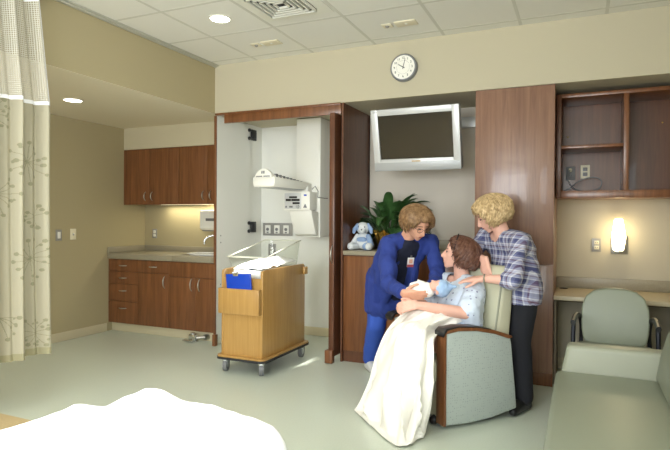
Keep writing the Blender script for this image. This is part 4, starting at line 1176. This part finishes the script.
part('badge_stripe', MB().box(-.026, .026, -.0045, -.002, -.043, -.022, M=Mb), 'badge_red', b_)
part('badge_clip', MB().box(-.006, .006, -.004, .002, .034, .055, .001, M=Mb), 'brushed', b_)
mb = MB()
for s, k_, a_ in ((-1, knR, anR), (1, knL, anL)): limb(mb, [(hip + lat * .085 * s - V((0, 0, .10)), .100), (k_, .080), (a_ + V((0, 0, .03)), .062)])
me = fuse(mb, .009, 5); wrinkle(me, .007, 11, (1, 1, .6), 3)
part('scrub_trousers', me, 'scrub_blue_light', nurse)
for a_ in (anR, anL):
    mb = MB().hull([(V((a_.x, a_.y, .045)) - fr * .03, .040), (V((a_.x, a_.y, .035)) + fr * .14, .030), (V((a_.x, a_.y, .085)), .038)])
    me = fuse(mb, .008, 3); cut(me, lambda c: c.z < .003)
    part('shoe', me, 'shoe_white', nurse)
def edge_n(az):
    a = abs(az)
    return (66, 0) if a < 30 else ((66 + (a - 30) * 1.1, .02 * (a - 30) / 30) if a < 60 else (98, .02 + .05 * min(1, (a - 60) / 20)))
part('hair', hair_mesh(Ch, Fh, Uh, 4, edge_n, .034, 1000, wave=.06, lock_r=.0058, flare=.6), 'hair_brown', nurse)
gl = MB()
for s in (-1, 1):
    gl.tube([P(.104, -.002 + .017 * math.sin(a), s * .033 + .024 * math.cos(a)) for a in [i * math.pi / 8 for i in range(16)]], .0016, 6, closed=True)
    gl.tube([P(.104, .006, s * .057), P(.05, .008, s * .074), P(.0, .008, s * .082)], .0016, 6)
gl.tube([P(.106, .004, -.009), P(.108, .006, 0), P(.106, .004, .009)], .0016, 6)
part('glasses', gl, 'dark_metal', nurse)

# ================================================================== seated person in the patterned gown
hipP = W(0, -.01, .49); shLp, shRp = V((-.655, 3.83, .835)), V((-.935, 4.06, .84)); nbp = V((-.775, 3.955, .90))
elLp, wrLp = V((-.668, 3.625, .680)), V((-.985, 3.495, .735)); elRp, wrRp = V((-1.01, 3.87, .68)), V((-1.105, 3.60, .705))
Cp = V((-.790, 3.93, 1.045)); Fp = nrm((-.93, -.16, .22)); Up = nrm(V((.25, .05, .97)) - Fp * V((.25, .05, .97)).dot(Fp))
latP = nrm(shLp - shRp); frP = V((latP.y, -latP.x, 0)).normalized()
if frP.y > 0: frP = -frP
mb = MB(); Pp = head_caps(mb, Cp, Fp, Up, nbp - V((0, 0, .02)))
chp = (shLp + shRp) / 2 - V((0, 0, .10)) + frP * .03
mb.hull([(shLp, .042), (shRp, .042), (chp, .095), (nbp - V((0, 0, .05)), .05)])
mb.hull([(chp, .10), (hipP + latP * .05, .10), (hipP - latP * .05, .10)])
limb(mb, [(shLp, .048), (elLp, .041), (elLp.lerp(wrLp, .3), .040), (wrLp, .026)])
limb(mb, [(shRp, .048), (elRp, .041), (elRp.lerp(wrRp, .3), .039), (wrRp, .026)])
hand_caps(mb, wrLp, (-.96, -.1, -.2), (.05, .75, -.45), -1, curl=.62)
hand_caps(mb, wrRp, (.10, -.96, .05), (.8, .1, -.4), 1, curl=.55)
kLp, kRp = W(.12, -.40, .49), W(-.01, -.38, .485); aLp, aRp = W(.13, -.42, .10), W(.06, -.40, .10)
for s, k_, a_ in ((1, kLp, aLp), (-1, kRp, aRp)):
    limb(mb, [(hipP + latP * .09 * s, .085), (k_, .058), (a_, .040)])
    limb(mb, [(a_, .036), (a_ + nrm(W(.25, -1, 0) - W(0, 0, 0)) * .11 - V((0, 0, .06)), .026)])
me = fuse(mb, VOX, 3); paint_face(me, Pp)
pat = top('person', me, SKF, 'seated auburn-haired person in a pale blue spotted hospital gown, cradling the baby', 'person', Cc)
mb = MB()
mb.hull([(shLp - V((0, 0, .0)), .062), (shRp, .062), (chp + latP * .07, .118), (chp - latP * .07, .118), (nbp - V((0, 0, .045)), .068)])
mb.hull([(chp + latP * .07, .118), (chp - latP * .07, .118), (hipP + latP * .07 + V((0, 0, .03)), .125), (hipP - latP * .07 + V((0, 0, .03)), .125)])
slL = shLp.lerp(elLp, .86); slR = shRp.lerp(elRp, .86)
mb.hull([(shLp, .068), (slL, .080), (slL + V((.02, .05, -.10)), .065)]); mb.hull([(shRp, .066), (slR, .070), (slR + V((0, 0.02, -.04)), .06)])
me = fuse(mb, .009, 5); wrinkle(me, .010, 10, (1, 1, .8), 7); wrinkle(me, .004, 24, seed=3)
cut(me, lambda c: (c - (nbp + Fp * .03 + frP * .03)).length < .068 and c.z > nbp.z - .05); shell(me, .003)
part('hospital_gown', me, 'gown_print', pat)
def edge_p(az):
    a = abs(az)
    return (38, 0) if a < 22 else ((42 + (a - 22) * .95, 0) if a < 72 else (98, .085 * min(1, (a - 72) / 14)))
part('hair', hair_mesh(Cp, Fp, Up, 9, edge_p, .031, 1000, wave=.22, lock_r=.006, flare=.75), 'hair_auburn', pat)
hb = MB(); RrP = Fp.cross(Up)
hb.tube([Cp + Up * (.022 + .118 * math.cos(a)) + RrP * .112 * math.sin(a) + Fp * .038 for a in [R(-95) + R(190) * i / 24 for i in range(25)]], .008, 8, flat=.6)
part('headband', hb, 'black_cloth', pat)

# cream blanket over the lap down to the floor (control rows from the waist to the hem)
rows = [[(-1.02, 3.70, .665), (-.93, 3.68, .675), (-.838, 3.68, .675), (-.753, 3.70, .66), (-.681, 3.72, .64)],
 [(-1.065, 3.585, .68), (-.95, 3.56, .695), (-.84, 3.58, .69), (-.765, 3.60, .665), (-.70, 3.64, .63)],
 [(-1.144, 3.60, .619), (-1.015, 3.52, .665), (-.91, 3.48, .665), (-.831, 3.48, .637), (-.785, 3.50, .589)],
 [(-1.219, 3.55, .511), (-1.079, 3.42, .607), (-.96, 3.33, .635), (-.860, 3.27, .625), (-.80, 3.27, .575)],
 [(-1.262, 3.51, .379), (-1.093, 3.34, .46), (-.955, 3.23, .497), (-.852, 3.18, .50), (-.790, 3.20, .461)],
 [(-1.311, 3.49, .194), (-1.121, 3.29, .246), (-.963, 3.14, .289), (-.855, 3.10, .30), (-.785, 3.16, .30)],
 [(-1.365, 3.45, .05), (-1.155, 3.23, .047), (-.970, 3.05, .057), (-.875, 3.06, .075), (-.80, 3.17, .13)],
 [(-1.375, 3.40, .016), (-1.160, 3.17, .016), (-.955, 2.975, .016), (-.862, 3.03, .016), (-.83, 3.20, .02)]]
cols = list(zip(*[spline([V(p) for p in r_], 14) for r_ in rows]))
fine = [spline(c_, 12) for c_ in cols]; fine = list(zip(*fine))
NR, NC = len(fine), len(fine[0]); out = []
for i, r_ in enumerate(fine):
    row = []; v_ = i / (NR - 1)
    for j, p in enumerate(r_):
        u_ = j / (NC - 1)
        a = V(fine[min(i + 1, NR - 1)][j]) - V(fine[max(i - 1, 0)][j]); b_ = V(r_[min(j + 1, NC - 1)]) - V(r_[max(j - 1, 0)])
        n_ = b_.cross(a); n_ = n_.normalized() if n_.length > 1e-9 else V((0, -1, 0))
        if n_.y > 0 and v_ > .4: n_ = -n_
        if n_.z < 0 and v_ <= .4: n_ = -n_
        amp = .012 + .055 * max(0, v_ - .28)
        x_ = u_ * 3.1 + .35 * math.sin(v_ * 3.2) + .3 * noise.noise(V((u_ * 2, v_ * 2, 5)))
        ridge = 1 - 2 * abs(math.sin(math.pi * x_ * 1.5)) ** .6
        ridge = ridge * .7 + .5 * math.sin(u_ * 31 + 4 * v_ + 2 * noise.noise(V((u_ * 3, v_ * 3, 2)))) * (.4 + v_)
        h = amp * ridge + .022 * noise.noise(V((u_ * 5, v_ * 7, 1.3))) + .016 * noise.noise(V((u_ * 11 + v_ * 6, v_ * 9, 4.3)))
        h *= min(1, (1 - v_) * 9 + .25) * min(1, u_ / .10 + .15) * min(1, (1 - u_) / .08 + .3)
        q = V(p) + n_ * h
        q.z = max(q.z, .010 + .004 * (noise.noise(V((u_ * 9, v_ * 9, 0))) + 1)); row.append(q)
    out.append(row)
top('lap_blanket', MB().grid(out, thick=.004), 'blanket_cream', 'cream cotton blanket draped over the seated person and trailing on the floor', 'blanket', (-1.05, 3.3, .01), ang=80)

# ================================================================== baby
hb_c = V((-.868, 3.615, .835)); foot = V((-1.055, 3.60, .80))
ax_ = nrm(foot - hb_c); Ub = -ax_; Fb = nrm(V((-.25, -.45, .86)) - Ub * V((-.25, -.45, .86)).dot(Ub))
mb = MB(); s_ = .60
Rb = Fb.cross(Ub)
Q = lambda f, u, r: hb_c + (Fb * f + Ub * u + Rb * r) * s_
mb.hull([(Q(-.02, .03, 0), .078 * s_), (Q(.025, .03, 0), .070 * s_)], n=18)
mb.hull([(Q(.04, -.02, 0), .058 * s_), (Q(.05, -.075, 0), .026 * s_), (Q(.04, -.035, .035), .032 * s_), (Q(.04, -.035, -.035), .032 * s_)])
mb.hull([(Q(.10, -.015, 0), .008 * s_), (Q(.105, -.035, 0), .013 * s_)])
for s in (-1, 1): mb.ell(Q(-.005, 0, s * .08), (.012, .012, .014))
mb.hull([(Q(0, -.08, 0), .03), (hb_c + ax_ * .09, .045), (foot - ax_ * .02, .035)])
me = fuse(mb, .004, 2)
baby = top('person', me, SKF, 'newborn baby in a pale blue knotted hat, wrapped in printed white cloth', 'person', hb_c)
mb = MB().hull([(hb_c + ax_ * .075, .054), (hb_c + ax_ * .13, .052), (foot, .040)]).hull([(hb_c + ax_ * .09 + Fb * .035, .03), (foot + Fb * .05 + ax_ * -.03, .022)])
mb.hull([(hb_c + ax_ * .10 + Fb * .045, .02), (hb_c + ax_ * .11 + Fb * .085, .010)])
me = fuse(mb, .006, 3); wrinkle(me, .008, 22, seed=2)
part('swaddle', me, 'swaddle_print', baby)
kn = -ax_
mb = MB().hull([(Q(-.02, .045, 0), .092 * s_), (Q(.005, .05, 0), .090 * s_)]).hull([(Q(-.01, .08, 0), .07 * s_), (hb_c + kn * .095, .016)])
me = fuse(mb, .005, 3); wrinkle(me, .002, 50)
part('knotted_hat', me, 'hat_blue', baby)
part('hat_tip', MB().hull([(hb_c + kn * .09, .014), (hb_c + kn * .118 + V((0, 0, -.004)), .010)]), 'hat_blue', baby)

# ================================================================== person in the plaid shirt (leaning on the chair back)
O2 = V((-.01, .06, 0))
hv = V((-.405, 3.995, .84)) + O2 * .6; chv = V((-.425, 4.01, 1.07)) + O2; nv = V((-.498, 4.00, 1.205)) + O2
slv, srv = V((-.370, 3.87, 1.155)) + O2 * .5, V((-.640, 4.16, 1.180)) + O2 * .6
elv, wlv = V((-.400, 3.715, .905)), V((-.590, 3.710, .905)); erv, wrv = V((-.735, 4.06, 1.03)), V((-.605, 3.875, 1.025))
latV = nrm(slv - srv); frV = nrm((-.72, -.69, 0)); frV = nrm(V((latV.y, -latV.x, 0)))
if frV.x > 0: frV = -frV
Cv = V((-.575, 3.985, 1.335)) + O2; Fv = nrm((-.82, -.22, -.46)); Uv = nrm(V((-.42, -.10, .9)) - Fv * V((-.42, -.10, .9)).dot(Fv))
mb = MB(); Pv = head_caps(mb, Cv, Fv, Uv, nv - V((0, 0, .02)))
mb.hull([(slv, .042), (srv, .042), (chv, .09), (nv - V((0, 0, .06)), .05)])
mb.hull([(chv, .095), (hv + latV * .06, .095), (hv - latV * .06, .095)])
limb(mb, [(slv, .046), (elv, .038), (elv.lerp(wlv, .3), .036), (wlv, .0235)]); limb(mb, [(srv, .046), (erv, .038), (wrv, .0235)])
hand_caps(mb, wlv, (-.97, .08, -.10), (0, .25, -.95), 1, curl=.20)
hand_caps(mb, wrv, (.22, -.22, -.95), (.60, .70, -.2), -1, curl=.22)
kl, kr = V((-.385, 3.94, .45)), V((-.45, 4.13, .45)); al, ar = V((-.345, 3.90, .085)), V((-.42, 4.14, .085))
for s, k_, a_ in ((1, kl, al), (-1, kr, ar)): limb(mb, [(hv + latV * .085 * s - V((0, 0, .02)), .088), (k_, .058), (a_, .038)])
me = fuse(mb, VOX, 3); paint_face(me, Pv)
vis = top('person', me, SKF, 'blonde person in a plaid shirt and black trousers, leaning over the recliner back', 'person', V((-.34, 3.98, 0)))
mb = MB()
mb.hull([(slv, .060), (srv, .060), (chv + latV * .075, .112), (chv - latV * .075, .112), (nv - V((0, 0, .040)) - frV * .035, .070), (chv - frV * .07 + V((0, 0, .06)), .08)])
mb.hull([(chv + latV * .075, .112), (chv - latV * .075, .112), (hv + latV * .085, .126), (hv - latV * .085, .126)])
mb.hull([(hv + latV * .085, .126), (hv - latV * .085, .126), (hv + latV * .085 - V((0, 0, .06)), .128), (hv - latV * .085 - V((0, 0, .06)), .128)])
limb(mb, [(slv, .066), (slv.lerp(elv, .5), .064), (elv, .062), (elv.lerp(wlv, .22), .056)])
limb(mb, [(srv, .064), (srv.lerp(erv, .5), .058), (erv, .054), (erv.lerp(wrv, .22), .048)])
me = fuse(mb, .009, 5); wrinkle(me, .009, 11, (1, 1, .8), 12); wrinkle(me, .003, 26, seed=6)
cut(me, lambda c: ((c - nv - frV * .055).length < .066 and c.z > nv.z - .10) or c.z < hv.z - .115); shell(me, .003)
sh = part('plaid_shirt', me, 'plaid_cloth', vis)
co = MB()
co.tube([nv + V((0, 0, -.012)) + (frV * math.cos(a) * .070 + latV * math.sin(a) * .070) - V((0, 0, .05)) * max(0, math.cos(a)) + V((0, 0, .012)) for a in [R(62) + R(236) * i / 24 for i in range(25)]], .017, 8, flat=.5)
part('collar', co, 'plaid_cloth', sh)
mb = MB()
for s, k_, a_ in ((1, kl, al), (-1, kr, ar)): limb(mb, [(hv + latV * .08 * s - V((0, 0, .04)), .106), (k_, .088), (a_ + V((0, 0, .02)), .070)])
mb.hull([(hv + latV * .075 - V((0, 0, .03)), .106), (hv - latV * .075 - V((0, 0, .03)), .106)])
me = fuse(mb, .009, 5); wrinkle(me, .006, 10, (1, 1, .6), 14)
part('trousers', me, 'black_cloth', vis)
for a_ in (al, ar):
    dsh = nrm((-.35, -.93, 0)) if a_ is al else nrm((-.6, -.8, 0))
    mb = MB().hull([(V((a_.x, a_.y, .04)) - dsh * .05, .038), (V((a_.x, a_.y, .034)) + dsh * .14, .030), (V((a_.x, a_.y, .08)), .040)])
    me = fuse(mb, .008, 3); cut(me, lambda c: c.z < .003); part('shoe', me, 'shoe_black', vis)
def edge_v(az):
    a = abs(az)
    return (56, 0) if a < 20 else ((56 + (a - 20) * .95, 0) if a < 62 else (98, .09 * min(1, (a - 62) / 14)))
part('hair', hair_mesh(Cv, Fv, Uv, 15, edge_v, .038, 1100, wave=.22, lock_r=.0058, flare=.65), 'hair_blonde', vis)
wt = MB(); d = nrm(wlv - elv); c0 = wlv - d * .012
a1 = d.cross(V((0, 0, 1))).normalized(); a2 = a1.cross(d)
wt.tube([c0 + (a1 * math.cos(a) + a2 * math.sin(a)) * .0275 for a in [2 * math.pi * i / 20 for i in range(20)]], .006, 8, closed=True)
wp = part('wristwatch', wt, 'brushed', vis)
part('watch_face', MB().cyl(c0 - a1 * -.026, c0 + a1 * .034, .017, n=20), 'white_plastic', wp)
rg = MB()
part('undershirt', fuse(MB().hull([(chv + frV * .012, .082), (nv - V((0, 0, .085)) + frV * .01, .046)]), .01, 3), 'leaf', vis, label='green undershirt')
# ------------------------------------------------------------------ light
def area(name, loc, rot, sx, sy, power, rgb):
    l = bpy.data.lights.new(name, 'AREA'); l.shape = 'RECTANGLE'; l.size = sx; l.size_y = sy; l.energy = power; l.color = rgb
    o = bpy.data.objects.new(name, l); COL.objects.link(o); o.location = loc; o.rotation_euler = rot; return o
def spot(name, loc, aim, power, deg, blend, rgb, r=.06):
    l = bpy.data.lights.new(name, 'SPOT'); l.energy = power; l.spot_size = R(deg); l.spot_blend = blend; l.color = rgb; l.shadow_soft_size = r
    o = bpy.data.objects.new(name, l); COL.objects.link(o); o.location = loc
    o.rotation_euler = (V(aim) - V(loc)).to_track_quat('-Z', 'Y').to_euler(); return o
# daylight through the rear window
area('window_daylight', ((WX0 + WX1) / 2, YREAR - .05, (WZ0 + WZ1) / 2), (R(90), 0, 0), WX1 - WX0 - .1, WZ1 - WZ0 - .1, 90, (.93, .98, 1.0))
# and through the side window behind the camera
area('window_daylight', (XR + .04, -.45, 1.65), (R(90), 0, R(90)), 1.9, 1.3, 95, (.93, .98, 1.0))
area('ceiling_fill', ((WX0 + WX1) / 2, YREAR - .04, (WZ0 + WZ1) / 2), (R(128), 0, 0), WX1 - WX0 - .1, WZ1 - WZ0 - .1, 140, (.93, .98, 1.0))  # added fill aimed upward from the window plane to brighten the ceiling
for x_, y_ in ((-2.26, 1.75), (-.73, 1.75), (-2.26, -.1), (-.73, -.1)):  # fill spots for the four added, unseen ceiling lights
    spot('downlight_glow', (x_, y_, CEIL - .02), (x_, y_, 0), 45, 140, .9, (1, .99, .95))
# recessed ceiling lamps
spot('downlight_glow', (-2.56, 3.513, CEIL - .02), (-2.56, 3.513, 0), 45, 120, .8, (1, .97, .9))
spot('downlight_glow', (-4.186, 3.549, SOF - .02), (-4.186, 3.549, 0), 9, 120, .8, (1, .95, .84))
# added spots imitating sun patches on the cart, the recliner and the bed
spot('bassinet_sun_spot', (-2.56, 3.50, CEIL - .02), (-2.57, 4.12, .88), 1500, 15, .6, (1, .96, .88), .03)
spot('recliner_sun_spot', (-1.9, 2.2, CEIL - .02), (-1.12, 3.36, .34), 22, 22, .6, (1, .97, .92), .03)
spot('bed_sun_spot', (-1.25, .9, CEIL - .02), (-1.25, 1.2, .6), 260, 40, .6, (1, 1, 1), .05)
area('undercabinet_glow', (-4.15, 5.16, 1.447), (0, 0, 0), .85, .05, 4, (1, .92, .66))
l = bpy.data.lights.new('sconce_glow', 'POINT'); l.energy = 3; l.color = (1, .85, .55); l.shadow_soft_size = .04
o = bpy.data.objects.new('sconce_glow', l); COL.objects.link(o); o.location = (.288, 5.09, 1.20)

w = bpy.data.worlds.new('world'); scene.world = w; w.use_nodes = True
nt = w.node_tree; bg = nt.nodes['Background']; bg.inputs['Color'].default_value = (.75, .85, 1, 1); bg.inputs['Strength'].default_value = 1.0
vs = scene.view_settings
vs.view_transform = 'Standard'; vs.look = 'None'; vs.gamma = 1; vs.use_curve_mapping = False
vs.exposure = -0.12
scene.cycles.max_bounces = 8; scene.cycles.diffuse_bounces = 5; scene.cycles.transparent_max_bounces = 16
scene.cycles.use_denoising = True; scene.cycles.sample_clamp_indirect = 6
